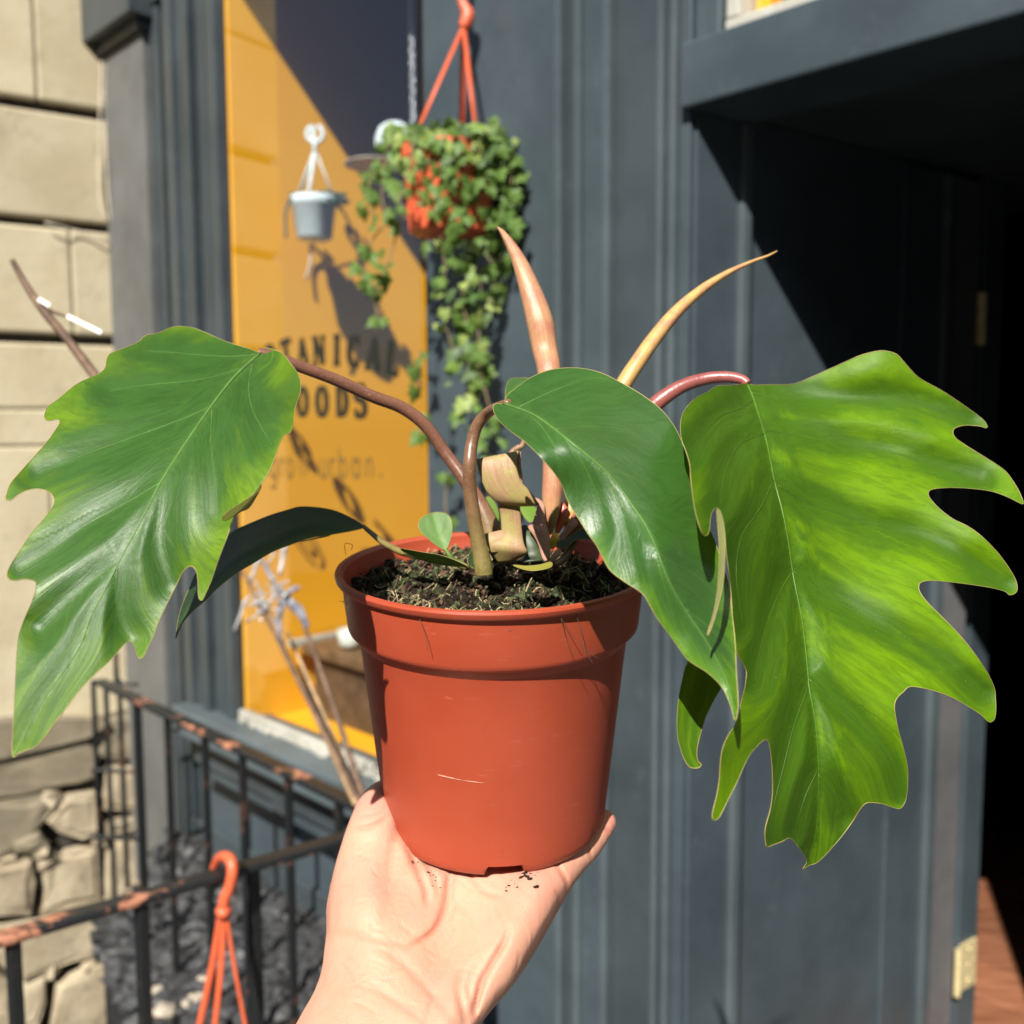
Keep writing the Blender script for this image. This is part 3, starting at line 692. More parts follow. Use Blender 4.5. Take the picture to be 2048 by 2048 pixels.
# ------------------------------------------------------------------ things inside the window
wd = 2.27
HW = thing('hanging_pot', at(630, 480, wd), 'small pale blue hanging pot with wisps of trailing plant inside the yellow window', 'hanging pot')
O = at(629, 480, wd); sc = wd / F
m = MB(); pr = [(.0, 0), (30, 0), (35, 4), (43, 64), (46, 66), (46, 82), (43, 84), (44, 70), (38, 60), (0, 60)]
m.lathe(O, [(r * sc, h * sc) for r, h in pr], 40); m.build('pot', M_WHITEPL, HW, smooth=True, bevel=0)
top = at(630, 300, wd)
for q in (.6, 2.6, 4.7):
    B = O + Vector((math.cos(q) * 47 * sc, math.sin(q) * 47 * sc, 80 * sc)); m = MB(); m.tube([B, top], .004, 8, flat=.4); m.build('strap', M_WHITEPL, HW, smooth=True)
pp = [at(630 + 16 * math.cos(t), 268 - 17 * math.sin(t), wd) for t in np.linspace(-4.4, 1.2, 16)]
MB().tube([at(630, 310, wd), at(629, 290, wd)] + pp, .005, 10).build('hook', M_WHITEPL, HW, smooth=True)
M_DULL = simple('dull_green_leaf', (.055, .10, .06), .5, .3)
for pts in ([(600, 395), (580, 400), (571, 430), (572, 475)], [(655, 395), (672, 400), (690, 430), (700, 450)], [(640, 392), (668, 395), (680, 420)], [(610, 394), (640, 385), (665, 392)], [(612, 560), (622, 520), (620, 490)]):
    q = catmull(pts, 5); m = MB(); m.tube([at(x, y, wd + .01) for x, y in q], .005, 6, flat=.6); m.build('trailing_stem', M_DULL if pts[0][1] < 500 else simple('pale_root', (.5, .4, .3), .7), HW, smooth=True)
m = MB()
for k in range(60):
    m.blob(at(629 + rnd.uniform(-46, 62), 395 + rnd.uniform(-10, 12), wd + rnd.uniform(-.04, .04)), rnd.uniform(.006, .014), sq=(1, 1, .5))
for k in range(90):
    m.blob(at(640 + rnd.uniform(-50, 70), 440 + abs(rnd.gauss(0, 40)), wd + .10 + rnd.uniform(-.04, .04)), rnd.uniform(.008, .018), sq=(1, 1, .6)) if k < 0 else None
tag(m.build('foliage', M_DULL, HW), kind='stuff')
# pendant lamp with brim, on a steel chain
PL = thing('pendant_lamp', at(800, 290, 2.05), 'white domed pendant lamp with wide brim on a steel chain behind the window', 'pendant lamp')
O = at(790, 300, 2.05); sc2 = 2.05 / F
m = MB(); m.lathe(O, [(r * sc2, h * sc2) for r, h in ((38, 0), (40, 6), (39, 24), (32, 42), (18, 52), (0, 54))], 32); m.build('dome', M_WHITEPL, PL, smooth=True)
m = MB(); m.lathe(at(750, 326, 2.07), [(r * sc2, h * sc2) for r, h in ((0, 6), (30, 5), (62, -2), (62, -5), (30, 0), (0, 1))], 40); m.build('brim', simple('pale_brim', (.5, .42, .33), .4), PL, smooth=True)
m = MB()
for k in range(26):
    c = at(826 - k * .2, 250 - k * 12, 2.05); ax = FR if k % 2 else FN
    m.tube([c + ax * (.0048 * math.cos(t)) + Z * (.0085 * math.sin(t)) for t in np.linspace(0, 2 * math.pi, 10, endpoint=False)], .0016, 5, closed=True)
m.build('chain', M_CHAIN, PL, smooth=True)
# low wooden bench with pale edge, white dish on it
BN = thing('display_bench', Wp(aG0 + .3, .45, zs_top), 'low wooden display bench with pale edge on yellow shelf inside the window', 'bench')
zb = zplane(640, 1278, 0.0); 
bb0 = apt(574, 1290, aG0 + .02); bb1 = apt(690, 1267, aG0 + .02)
zt = (bb0[1] + bb1[1]) / 2
MB().fbox(aG0 + .02, aG0 + .05, bb0[0], 1.2, zt - .006, zt + .012).build('edge_strip', CHIPPED, BN, bevel=.002)
MB().fbox(aG0 + .051, aG0 + .5, bb0[0] + .02, 1.2, zt - .02, zt + .004).build('bench_top', simple('brown_bench', (.16, .09, .04), .6, .3), BN, bevel=.003)
for b in (bb0[0] + .05, 1.1):
    MB().fbox(aG0 + .06, aG0 + .48, b, b + .03, zs_top - .011, zt - .021).build('leg', simple('brown_bench_leg', (.10, .06, .03), .6, .3), BN, bevel=.003)
DI = at(700, 1292, 2.33)
m = MB(); m.lathe(DI, [(0, 0), (.022, 0), (.026, .006), (.030, .04), (.028, .04), (.022, .012), (0, .01)], 28)
tag(m.build('dish', simple('white_glaze', (.62, .66, .58), .3, .05), smooth=True), 'small white dish on the bench inside the yellow window', 'dish')

# ------------------------------------------------------------------ hanging ivy
iv_d = 1.60
IV = thing('hanging_ivy', at(905, 470, iv_d), 'ivy in an orange hanging pot trailing long strands down the dark pilaster', 'hanging plant')
sc3 = iv_d / F
IO = at(898, 470, iv_d)
m = MB(); m.lathe(IO, [(r * sc3, h * sc3) for r, h in ((0, 0), (72, 0), (76, 4), (90, 138), (96, 140), (96, 166), (91, 166), (88, 150), (0, 145))], 48)
m.build('pot', M_ORANGE, IV, smooth=False, bevel=.002)
# vertical ribs of the pot
m = MB()
for k in range(26):
    q = 2 * math.pi * k / 26
    r0, r1 = 76 * sc3, 92 * sc3; dr = Vector((math.cos(q), math.sin(q), 0))
    m.tube([IO + dr * r0 + Z * 4 * sc3, IO + dr * r1 + Z * 137 * sc3], .0022, 5)
m.build('ribs', M_ORANGE, IV)
tp = at(927, 52, iv_d)
for q in (3.98, 5.4, 1.35):
    B = IO + Vector((math.cos(q) * 96, math.sin(q) * 96, 160)) * sc3
    MB().tube([B, tp + (B - tp) * .02], .0052, 8, flat=.45).build('strap', M_ORANGE, IV, smooth=True)
pp, rr = path3([(927, 56, iv_d, .009), (934, 40, iv_d, .011), (935, 26, iv_d, .0105), (926, 8, iv_d, .0075), (921, -14, iv_d, .0065), (930, -40, iv_d + .01, .0065), (952, -52, iv_d + .03, .0065), (970, -38, iv_d + .05, .006), (972, -18, iv_d + .055, .005)])
MB().tube(pp, rr, 12).build('hook', M_ORANGE, IV, smooth=True)
BR = MB().tube([at(955, -48, iv_d + .035), at(975, -50, iv_d + .20)], .006, 8)
tag(BR.build('wall_bracket', M_IRON), 'small iron bracket on the pilaster holding the ivy pot hook', 'bracket')
def ivy_mat(name, c0, c1):
    g = G(name); oi = g.node('ShaderNodeObjectInfo').outputs['Random']
    c = g.mix(oi, c0, c1); c = g.mix(g.math('MULTIPLY', g.noise(g.coord(), 160, 3), .5), c, (.10, .15, .04))
    g.fin(c, .5, None, .3)
    tl = g.node('ShaderNodeBsdfTranslucent'); g.link(g.mix(.5, c, (.22, .34, .02)), tl.inputs[0])
    mx = g.node('ShaderNodeMixShader'); mx.inputs[0].default_value = .28
    g.link(g.b.outputs[0], mx.inputs[1]); g.link(tl.outputs[0], mx.inputs[2]); g.link(mx.outputs[0], g.out.inputs['Surface']); return g.m
M_IVY = [ivy_mat('ivy_green', (.05, .12, .025), (.17, .28, .045)), ivy_mat('ivy_pale', (.20, .30, .06), (.38, .46, .13)), ivy_mat('ivy_dark', (.04, .085, .03), (.09, .15, .06))]
def ivy_mesh(var, mat):
    lob = [(0, -.05), (.20, -.22), (.46, -.12), (.34, .12), (.52, .34), (.26, .40), (.0, .82), (-.26, .40), (-.52, .34), (-.34, .12), (-.46, -.12), (-.20, -.22)]
    vs = [Vector((x * (1 + .12 * math.sin(var * 3 + i)), y * (1 + .1 * math.cos(var * 5 + i)), -.30 * abs(x) - .18 * y * y + .05 * math.sin(i * 2 + var))) for i, (x, y) in enumerate(lob)]
    vs.append(Vector((0, .18, .03)))
    me = bpy.data.meshes.new('leaf'); n = len(lob); me.from_pydata(vs, [], [(i, (i + 1) % n, n) for i in range(n)])
    me.materials.append(mat); me.polygons.foreach_set('use_smooth', [True] * n); return me
IVM = [ivy_mesh(v, M_IVY[(0, 1, 0, 2, 1)[v]]) for v in range(5)]
nleaf = 0
extra = MB()
M_IVSTEM = simple('ivy_stem', (.20, .14, .07), .6, .3)
def ivy_leaf(px, py, d, size):
    global nleaf
    P = at(px, py, d)
    out = Vector((rnd.gauss(0, .55), -1.0, rnd.gauss(.35, .5))).normalized()
    dn = Vector((rnd.gauss(0, .5), rnd.gauss(0, .2), -1)); y = (dn - out * dn.dot(out)).normalized(); x = y.cross(out)
    M = Matrix((x, y, out)).transposed() * size
    if nleaf < 300:
        me = IVM[rnd.choice((0, 0, 1, 2, 3, 4)) if rnd.random() < .9 else 1]
        o = bpy.data.objects.new('leaf', me); C.objects.link(o); o.parent = IV
        o.matrix_local = Matrix.Translation(P - IV.matrix_world.translation) @ M.to_4x4(); nleaf += 1
    else:
        me = IVM[0]; extra.add([P + M @ v.co for v in me.vertices], [tuple(p.vertices) for p in me.polygons])
for k in range(140):     # leaves over the rim
    px = rnd.uniform(782, 1008); py = 256 + rnd.uniform(-14, 66) + abs(px - 900) * .10
    ivy_leaf(px, py, iv_d - .090 + ((px - 900) / 125) ** 2 * .07 + rnd.uniform(-.012, .015), rnd.uniform(.012, .028))
for k in range(75):     # dense head of leaves over the pot
    t = rnd.random(); px = rnd.gauss(905, 72); py = 285 + abs(rnd.gauss(0, 45)) * rnd.choice((1, 1, -.45))
    px = min(max(px, 775), 1032); py = max(py, 250 + abs(px - 900) * .12)
    ivy_leaf(px, py, iv_d - .075 + ((px - 900) / 130) ** 2 * .06 + rnd.uniform(-.015, .02) + (.04 if py < 275 else 0), rnd.uniform(.012, .028))
STR = [([(905, 480), (935, 560), (925, 640), (935, 720), (930, 830)], -.03, 21), ([(930, 480), (960, 560), (955, 640), (960, 720), (945, 800)], -.02, 18),
       ([(880, 470), (890, 540), (885, 620), (905, 700), (915, 760)], -.05, 20), ([(960, 470), (985, 540), (980, 610), (965, 690), (975, 760)], .0, 20), ([(945, 500), (925, 590), (945, 680), (975, 800), (990, 880)], -.04, 18),
       ([(940, 820), (960, 880), (985, 930), (975, 990)], -.03, 8), ([(985, 450), (1000, 520), (990, 590)], .0, 10),
       ([(800, 280), (770, 330), (765, 400), (790, 470), (770, 540), (750, 590), (757, 640)], -.03, 18), ([(790, 270), (755, 330), (738, 380), (745, 430)], -.01, 14), ([(780, 440), (745, 480), (728, 540), (735, 600)], -.02, 9),
       ([(1000, 290), (1030, 330), (1035, 390), (1020, 460), (1015, 520)], -.02, 20), ([(985, 265), (1020, 310), (1022, 380), (1008, 450)], -.05, 20),
       ([(838, 770), (842, 720), (840, 700)], .0, 4), ([(905, 930), (890, 1000), (905, 1080)], .0, 4), ([(838, 880), (842, 840)], .0, 3),
       ([(830, 260), (820, 330), (800, 400), (812, 440)], -.08, 8)]
sizes = (.012, .033)
for pts, dd, n in STR:
    q = catmull([(x, y, 0) for x, y in pts], 8)
    dz = iv_d + dd
    MB().tube([at(v[0], v[1], dz + (.05 if pts[0][1] > 440 else 0) * 0) for v in q], .0013, 5).build('strand', M_IVSTEM, IV, smooth=True)
    for k in range(n):
        v = q[min(len(q) - 1, int((k + rnd.random()) / n * len(q)))]
        ivy_leaf(v[0] + rnd.gauss(0, 13), v[1] + rnd.gauss(0, 8), dz - rnd.uniform(-.01, .025), rnd.uniform(*sizes))
for px, py in ((838, 338), (858, 352), (872, 330), (890, 350), (905, 338), (925, 352), (880, 372), (862, 388), (905, 378), (930, 385), (890, 402), (918, 412), (845, 402), (880, 428), (905, 440), (935, 430), (830, 368), (862, 425), (948, 360)):
    ivy_leaf(px + rnd.gauss(0, 5), py + rnd.gauss(0, 5), iv_d - .098 + ((px - 900) / 125) ** 2 * .06, rnd.uniform(.014, .030))
for k in range(44):
    px = rnd.gauss(950, 45); py = rnd.uniform(330, 500)
    ivy_leaf(min(max(px, 850), 1030), py, iv_d - .09 + ((px - 900) / 130) ** 2 * .06 + rnd.uniform(-.01, .02), rnd.uniform(.014, .03))
ivy_leaf(985, 238, iv_d - .03, .022)
tag(extra.build('foliage', M_IVY[0], IV, flip=False), kind='stuff')

# ------------------------------------------------------------------ the potted plant
TI = math.radians(6.5)
UZ = Vector((0, -math.sin(TI), math.cos(TI))); UX = Vector((1, 0, 0)); UY = UZ.cross(UX)
RIM = at(986, 1131, .432); PH = .120
PB = RIM - UZ * PH
PT = thing('potted_plant', PB, 'large leaved green climbing plant in terracotta coloured plastic pot held up by hand', 'potted plant')
def pot_mat():
    g = G('terracotta_plastic'); co = g.coord()
    c = g.mix(g.ramp(g.noise(co, 14, 4), .3, .7), (.33, .052, .021), (.38, .065, .029))
    sc_ = g.noise(g.mapped(co, (1, 1, 5)), 60, 7, .75)
    c = g.mix(g.math('MULTIPLY', g.ramp(sc_, .60, .74), .40), c, (.55, .22, .15))
    c = g.mix(g.math('MULTIPLY', g.ramp(g.noise(co, 420, 2), .72, .78), .6), c, (.10, .04, .025))
    c = g.mix(g.math('MULTIPLY', g.ramp(g.noise(co, 22, 6, .7), .50, .72), .22), c, (.30, .055, .03))
    nb = g.bump(g.noise(co, 45, 4), .12, .0006)
    nb = g.bump(g.noise(g.mapped(co, (1, 1, 14)), 160, 3), .10, .0003, nb)
    m = g.fin(c, g.ramp(g.noise(co, 30, 4), .3, .7, .36, .5), nb, .45)
    g.b.inputs['Subsurface Weight'].default_value = .12; g.b.inputs['Subsurface Radius'].default_value = (.004, .0012, .0006); g.b.inputs['Subsurface Scale'].default_value = 1
    return m
M_POT = pot_mat()
R0 = .0683
H = PH
outer = [(.0485, .0), (.0495, .0012), (.0503, .0030), (.0507, .0050), (.0512, .012), (.0520, .020), (.0540, .040), (.0560, .060), (.0578, .078), (.05905, H - .0302), (.0591, H - .0300), (.0593, H - .0297), (.0606, H - .0268), (.0628, H - .0256), (.0637, H - .0246), (.0640, H - .0230), (.0648, H - .015), (.06555, H - .0060), (.0656, H - .0044), (.0658, H - .0040), (R0 - .0006, H - .0034), (R0, H - .0026), (R0 + .0004, H - .0010), (R0, H), (R0 - .0020, H + .0002), (R0 - .0034, H - .0012), (R0 - .0042, H - .006), (.0620, H - .010), (.0570, H - .032), (.0475, .0056), (.0, .0056)]
NS = 160
m = MB(); vs = []; fs = []
def notch(q):      # drainage gaps in the foot ring
    t = ((q - math.radians(-90) + math.pi) % (2 * math.pi / 6)) - math.pi / 6
    qq = ((q + math.pi / 2 + math.pi / 6 * 0 + math.pi) % (2 * math.pi)) - math.pi
    for c in [k * math.pi / 3 for k in range(-3, 4)]:
        if abs(qq - c) < .145: return True
    return False
OFFN = math.radians(6)
for r, h in outer:
    for k in range(NS):
        q = 2 * math.pi * k / NS; hh = h
        if h < .0045 and r > .02 and notch(q - OFFN): hh = .0046 + h * .1
        vs.append(PB + UX * (r * math.cos(q)) + UY * (r * math.sin(q)) + UZ * hh)
for i in range(len(outer) - 1):
    for k in range(NS): fs.append((i * NS + k, i * NS + (k + 1) % NS, (i + 1) * NS + (k + 1) % NS, (i + 1) * NS + k))
m.add(vs, fs); po = m.build('pot', M_POT, PT, smooth=True); po.data.set_sharp_from_angle(angle=math.radians(32))
# fine moulded line and scratch near the middle of the pot
m = MB(); hh = .0455
def rad_at(h): return .0520 + (.0578 - .0520) * (h - .02) / .058
m.tube([PB + UX * (math.cos(q) * (rad_at(hh) + .00002)) + UY * (math.sin(q) * (rad_at(hh) + .00005)) + UZ * (hh - .004 * (q + 1.9)) for q in np.linspace(math.radians(-114), math.radians(-93), 14)], [.0001, .0002, .0003, .0002, .0003, .0001, .00015, .00005, .0001, .00015, .0002, .0001, .0001, .00005], 6)
m.build('scratch', simple('pale_scratch', (.58, .27, .19), .5), po, smooth=True)

# soil
SH = H - .0095
def soil_h(x, y):
    return .0022 * math.sin(x * 190 + 1) * math.cos(y * 160) + .0016 * math.sin(x * 420 + y * 300) + .0012 * math.cos(y * 510 - x * 150) + .003 * math.exp(-((x - .0) ** 2 + (y + .0) ** 2) / .0006)
m = MB(); rows = []
for i in range(30):
    r = .0632 * i / 29; rows.append([PB + UX * (r * math.cos(q)) + UY * (r * math.sin(q)) + UZ * (SH + soil_h(r * math.cos(q), r * math.sin(q)) + rnd.uniform(-.0007, .0007)) for q in np.linspace(0, 2 * math.pi, 90, endpoint=False)])
m.grid(rows, closed=True)
def soil_mat():
    g = G('peat'); co = g.coord()
    c = g.mix(g.ramp(g.noise(co, 160, 6, .7), .35, .7), (.010, .007, .005), (.050, .032, .020))
    c = g.mix(g.math('MULTIPLY', g.ramp(g.noise(co, 38, 5, .6), .50, .62), .8), c, (.045, .062, .022))
    return g.fin(c, .9, g.bump(g.noise(co, 500, 6, .7), .9, .003), .2)
M_SOIL = soil_mat()
so_ = m.build('soil', M_SOIL, PT, smooth=False, kind='stuff')
m = MB()
def soilP(x, y, dh=0): return PB + UX * x + UY * y + UZ * (SH + soil_h(x, y) + dh)
for k in range(5200):
    r = .0605 * math.sqrt(rnd.random()); q = rnd.uniform(0, 6.283); x, y = r * math.cos(q), r * math.sin(q)
    m.blob(soilP(x, y, rnd.uniform(-.0004, .0016)), rnd.uniform(.0004, .0012) * (1 if rnd.random() < .96 else 2.2), mi=rnd.choice((0, 0, 0, 1, 2)), jit=.45)
tag(m.build('soil_crumbs', [M_SOIL, simple('bark_crumb', (.085, .040, .022), .9, .4, 300), simple('moss_crumb', (.060, .080, .030), .95, .4, 300)], PT), kind='stuff')
m = MB()
for k in range(750):     # straw and root fibres
    r = .061 * math.sqrt(rnd.random()); q = rnd.uniform(0, 6.283)
    if rnd.random() < .35: q = rnd.gauss(math.radians(-118), .35); r = rnd.uniform(.045, .061)
    x, y = r * math.cos(q), r * math.sin(q); ln = rnd.uniform(.003, .011); a0 = rnd.uniform(0, 6.28); bend = rnd.gauss(0, 1.2)
    P = []; zz_ = rnd.uniform(.0005, .002)
    for i in range(5):
        P.append(soilP(x, y, zz_)); x += math.cos(a0) * ln / 4; y += math.sin(a0) * ln / 4; a0 += bend / 4; zz_ += rnd.uniform(-.0006, .0012)
        if math.hypot(x, y) > .061: x *= .95; y *= .95
    m.tube(P, rnd.uniform(.00010, .00022), 4, mi=rnd.choice((0, 0, 1, 1, 2)))
tag(m.build('straw_fibres', [simple('straw', (.42, .33, .17), .7, .3, 300), simple('brown_root', (.13, .075, .045), .8, .3, 300), simple('green_moss_fibre', (.09, .14, .04), .8, .3)], PT), kind='stuff')
# hair roots hanging over the rim
for pts in ([(828, 1212), (830, 1222), (842, 1245), (851, 1275), (855, 1300)], [(1115, 1225), (1135, 1255), (1160, 1290), (1200, 1320)], [(1120, 1228), (1128, 1262), (1138, 1292), (1150, 1312)], [(1150, 1222), (1162, 1262), (1170, 1300), (1188, 1330)], [(1140, 1210), (1180, 1215), (1205, 1205)], [(692, 1110), (690, 1088), (705, 1090), (702, 1100)], [(688, 1205), (690, 1190), (694, 1180)], [(680, 1202), (690, 1205), (694, 1210)]):
    q = catmull(pts, 6)
    def on_pot(x, y):
        dd = (x - 983) / 307; dd = max(-1, min(1, dd)); rr_ = .0640 if y < 1330 else .060
        return .432 - math.sqrt(max(0, 1 - dd * dd)) * rr_ - .0022
    m = MB(); m.tube([at(x, y, on_pot(x, y)) for x, y in q], .00012, 5); m.build('hair_root', simple('root_hair', (.10, .055, .035), .8), PT, smooth=True)

# ---- leaf materials
def leaf_mat(name, deep, bright, vein, yel_gain=1.0, rough=.36, trans=.22, streak=1.0, vmix=.16, mmix=.45, spec=.5, fine=.16):
    g = G(name)
    fl = g.attr('flow', 'Vector'); co = g.coord()
    vn = g.attr('vein'); ye = g.attr('yel'); mid = g.attr('mid')
    s1 = g.noise(g.mapped(fl, (.0065, 4.2, 1)), 1.0, 5, .6, .3)
    s2 = g.noise(g.mapped(fl, (.018, 15.0, 1)), 1.0, 4, .6, .6)
    blot = g.noise(co, 55, 5, .6)
    mk = g.math('ADD', g.math('MULTIPLY', ye, yel_gain), g.math('MULTIPLY', g.math('SUBTRACT', s1, .5), 1.5 * streak))
    mk = g.math('ADD', mk, g.math('MULTIPLY', g.math('SUBTRACT', s2, .5), .9 * streak))
    mk = g.math('ADD', mk, g.math('MULTIPLY', g.math('SUBTRACT', blot, .5), .4))
    mask = g.ramp(mk, .22, .95)
    c = g.mix(mask, deep, bright)
    c = g.mix(g.math('MULTIPLY', g.ramp(s2, .42, .62), fine), c, tuple(x * .55 for x in deep))
    c = g.mix(g.math('MULTIPLY', vn, vmix), c, vein)
    c = g.mix(g.math('MULTIPLY', mid, mmix), c, vein)
    sp_ = g.ramp(g.noise(co, 900, 1), .80, .84)
    c = g.mix(g.math('MULTIPLY', sp_, .35), c, (.35, .42, .28))
    h = g.bump(s2, .30, .0006)
    h = g.bump(g.noise(co, 700, 4, .7), .30, .00022, h)
    h = g.bump(g.noise(co, 130, 4), .16, .0008, h)
    g.fin(c, g.ramp(blot, .3, .7, rough - .05, rough + .07), h, spec)
    tl = g.node('ShaderNodeBsdfTranslucent'); g.link(g.mix(.6, c, tuple(min(1, x * 1.8) for x in bright)), tl.inputs[0])
    mx = g.node('ShaderNodeMixShader'); mx.inputs[0].default_value = trans
    g.link(g.b.outputs[0], mx.inputs[1]); g.link(tl.outputs[0], mx.inputs[2]); g.link(mx.outputs[0], g.out.inputs['Surface'])
    return g.m
M_MARGIN = simple('leaf_margin', (.24, .20, .06), .5, .3, 60)
def leaf(name, outline, depth_ctrl, mat, midrib, veins=(), step=7, fold=.0, quilt=.0012, yel=None, ripple=0.0, parent=PT, label=None, margin=.00015, foldw=130, groove=.00022, vmat=None, vw=1.0):
    mid = np.array(catmull(midrib, 5))
    V, T, B = fill(outline, step, 4, [mid] + [np.array(catmull(v, 5)) for v in veins] if len(veins) else ())
    D = tps(depth_ctrl)
    def relief(P):
        dm, arc_, side = pl_dist(P, mid)
        L = mid_len
        r = fold * (1 - np.exp(-dm / foldw)) + groove * np.exp(-(dm / 7) ** 2)
        dv = np.full(len(P), 1e9)
        for vv in VE:
            d, _, _ = pl_dist(P, vv); dv = np.minimum(dv, d)
        dvm = np.minimum(dv, dm * 1.3)
        r = r - quilt * (1 - np.exp(-(dvm / 34) ** 2)) + groove * .6 * np.exp(-(dv / 5) ** 2)
        if ripple: r = r + ripple * np.sin(arc_ / 38 + P[:, 0] / 60) * np.minimum(1, dm / 200)
        return r, dm, arc_, side, dv
    mid_len = np.hypot(*np.diff(mid, axis=0).T).sum()
    VE = [np.array(catmull(v, 5)) for v in veins]
    vside = [pl_dist(v[-1:], mid)[2][0] for v in VE]; varc = [pl_dist(v[:1], mid)[1][0] for v in VE]
    r, dm, arc_, side, dv = relief(V)
    d = D(V) + r
    P3 = [at(x, y, z) for (x, y), z in zip(V, d)]
    # flow coordinate: continuous between neighbouring side veins
    phi = np.zeros(len(V))
    for s in (-1, 1):
        ids = [i for i in range(len(VE)) if vside[i] == s]; ids.sort(key=lambda i: varc[i])
        msk = side == s
        if len(ids) >= 2:
            DD = np.stack([pl_dist(V[msk], VE[i])[0] for i in ids], 1); o2 = np.argsort(DD, 1)[:, :2]
            d1 = np.take_along_axis(DD, o2[:, :1], 1)[:, 0]; d2 = np.take_along_axis(DD, o2[:, 1:2], 1)[:, 0]
            va = np.array([varc[i] for i in ids]) / mid_len * 6; phi[msk] = (va[o2[:, 0]] * d2 + va[o2[:, 1]] * d1) / (d1 + d2 + 1e-6)
        else:
            phi[msk] = dm[msk] / 60
    de, _, _ = pl_dist(V, np.vstack([B, B[:1]]))
    if len(VE) == 0: phi = side * dm / 50
    else:
        bl = np.clip((dm - 4) / 40, 0, 1); phi = phi * bl + (1 - bl) * arc_ / mid_len * 6
    Y = yel(V, dm, arc_ / mid_len, side, dv, de) if yel else np.zeros(len(V))
    m = MB(); m.add(P3, T)
    o = m.build(name, mat, parent, smooth=True, flip=False)
    me = o.data
    # make the faces look at the camera side
    if len(me.polygons):
        cnt = 0
        for p in list(me.polygons)[:: max(1, len(me.polygons) // 200)]:
            c = p.center + LOCAL[o.name] - Vector((0, 0, 0)); cnt += 1 if p.normal.dot(CAM - Vector(c)) > 0 else -1
        if cnt < 0: me.flip_normals()
    for nm, arr in (('vein', np.exp(-(dv / 3.0) ** 2)), ('mid', np.exp(-(dm / (7.5 * (1.15 - .8 * arc_ / mid_len))) ** 2)), ('yel', Y)):
        a = me.attributes.new(nm, 'FLOAT', 'POINT'); a.data.foreach_set('value', np.asarray(arr, np.float32))
    a = me.attributes.new('flow', 'FLOAT_VECTOR', 'POINT')
    fv = np.zeros((len(V), 3), np.float32); fv[:, 0] = dm if len(VE) else arc_; fv[:, 1] = phi; fv[:, 2] = side * np.minimum(dm, 60) / 20; a.data.foreach_set('vector', fv.ravel())
    if margin:
        rb = relief(B)[0]; db = D(B) + rb
        mm = MB(); mm.tube([at(x, y, z) for (x, y), z in zip(B, db)], [margin * (.7 + .5 * math.sin(i * .05) ** 2) for i in range(len(B))], 5, closed=True)
        mm.build('leaf_margin', M_MARGIN, o, smooth=True)
    if vmat is not None:
        vm = MB()
        for k, L in enumerate([mid] + VE):
            ins = L[in_poly(L, B)]
            if len(ins) < 3: continue
            seg = np.concatenate([[0], np.cumsum(np.hypot(*np.diff(ins, axis=0).T))])
            t = np.linspace(0, seg[-1], max(8, int(seg[-1] / 9)))
            q = np.stack([np.interp(t, seg, ins[:, 0]), np.interp(t, seg, ins[:, 1])], 1)
            dd = D(q) + relief(q)[0]
            n_ = len(q); r0, r1 = ((.00075, .00012) if k == 0 else (.00034, .00006))
            rad = [vw * (r0 + (r1 - r0) * (i / n_) ** .7) for i in range(n_)]
            vm.tube([at(x, y, z + r_ * .45) for (x, y), z, r_ in zip(q, dd, rad)], rad, 6, mi=0 if k == 0 else 1)
        vm.build('veins', vmat, o, smooth=True)
    if label: o['label'] = label
    return o
sm = lambda x, a, b: np.clip((x - a) / (b - a), 0, 1)
c4 = lambda *L: [(x / 2.76, 600 + y / 2.76) for x, y in L]
cM = lambda *L: [(600 + x / 2.76, 600 + y / 2.76) for x, y in L]
cB = lambda *L: [(1300 + x / 2.583, 650 + y / 2.583) for x, y in L]
cE = lambda *L: [(1300 + x / 2.583, 1300 + y / 2.583) for x, y in L]

ML = leaf_mat('leaf_deep_green', (.034, .098, .012), (.120, .222, .003), (.12, .21, .045), 1.05, .44, .16, 1.0, .06, .20, .42, .42)
MC = leaf_mat('leaf_mid_green', (.036, .105, .017), (.095, .21, .008), (.12, .22, .045), .85, .36, .16, .8, .06, .20, .45, .36)
MR = leaf_mat('leaf_lime_green', (.046, .118, .004), (.125, .250, .001), (.034, .09, .005), .95, .50, .24, 1.0, .30, .15, .20, .36)
MD = leaf_mat('leaf_dark_shaded_green', (.018, .040, .012), (.09, .14, .006), (.05, .09, .03), .7, .4, .20, .6)  # dark green, also carries the painted shade of the low left leaf

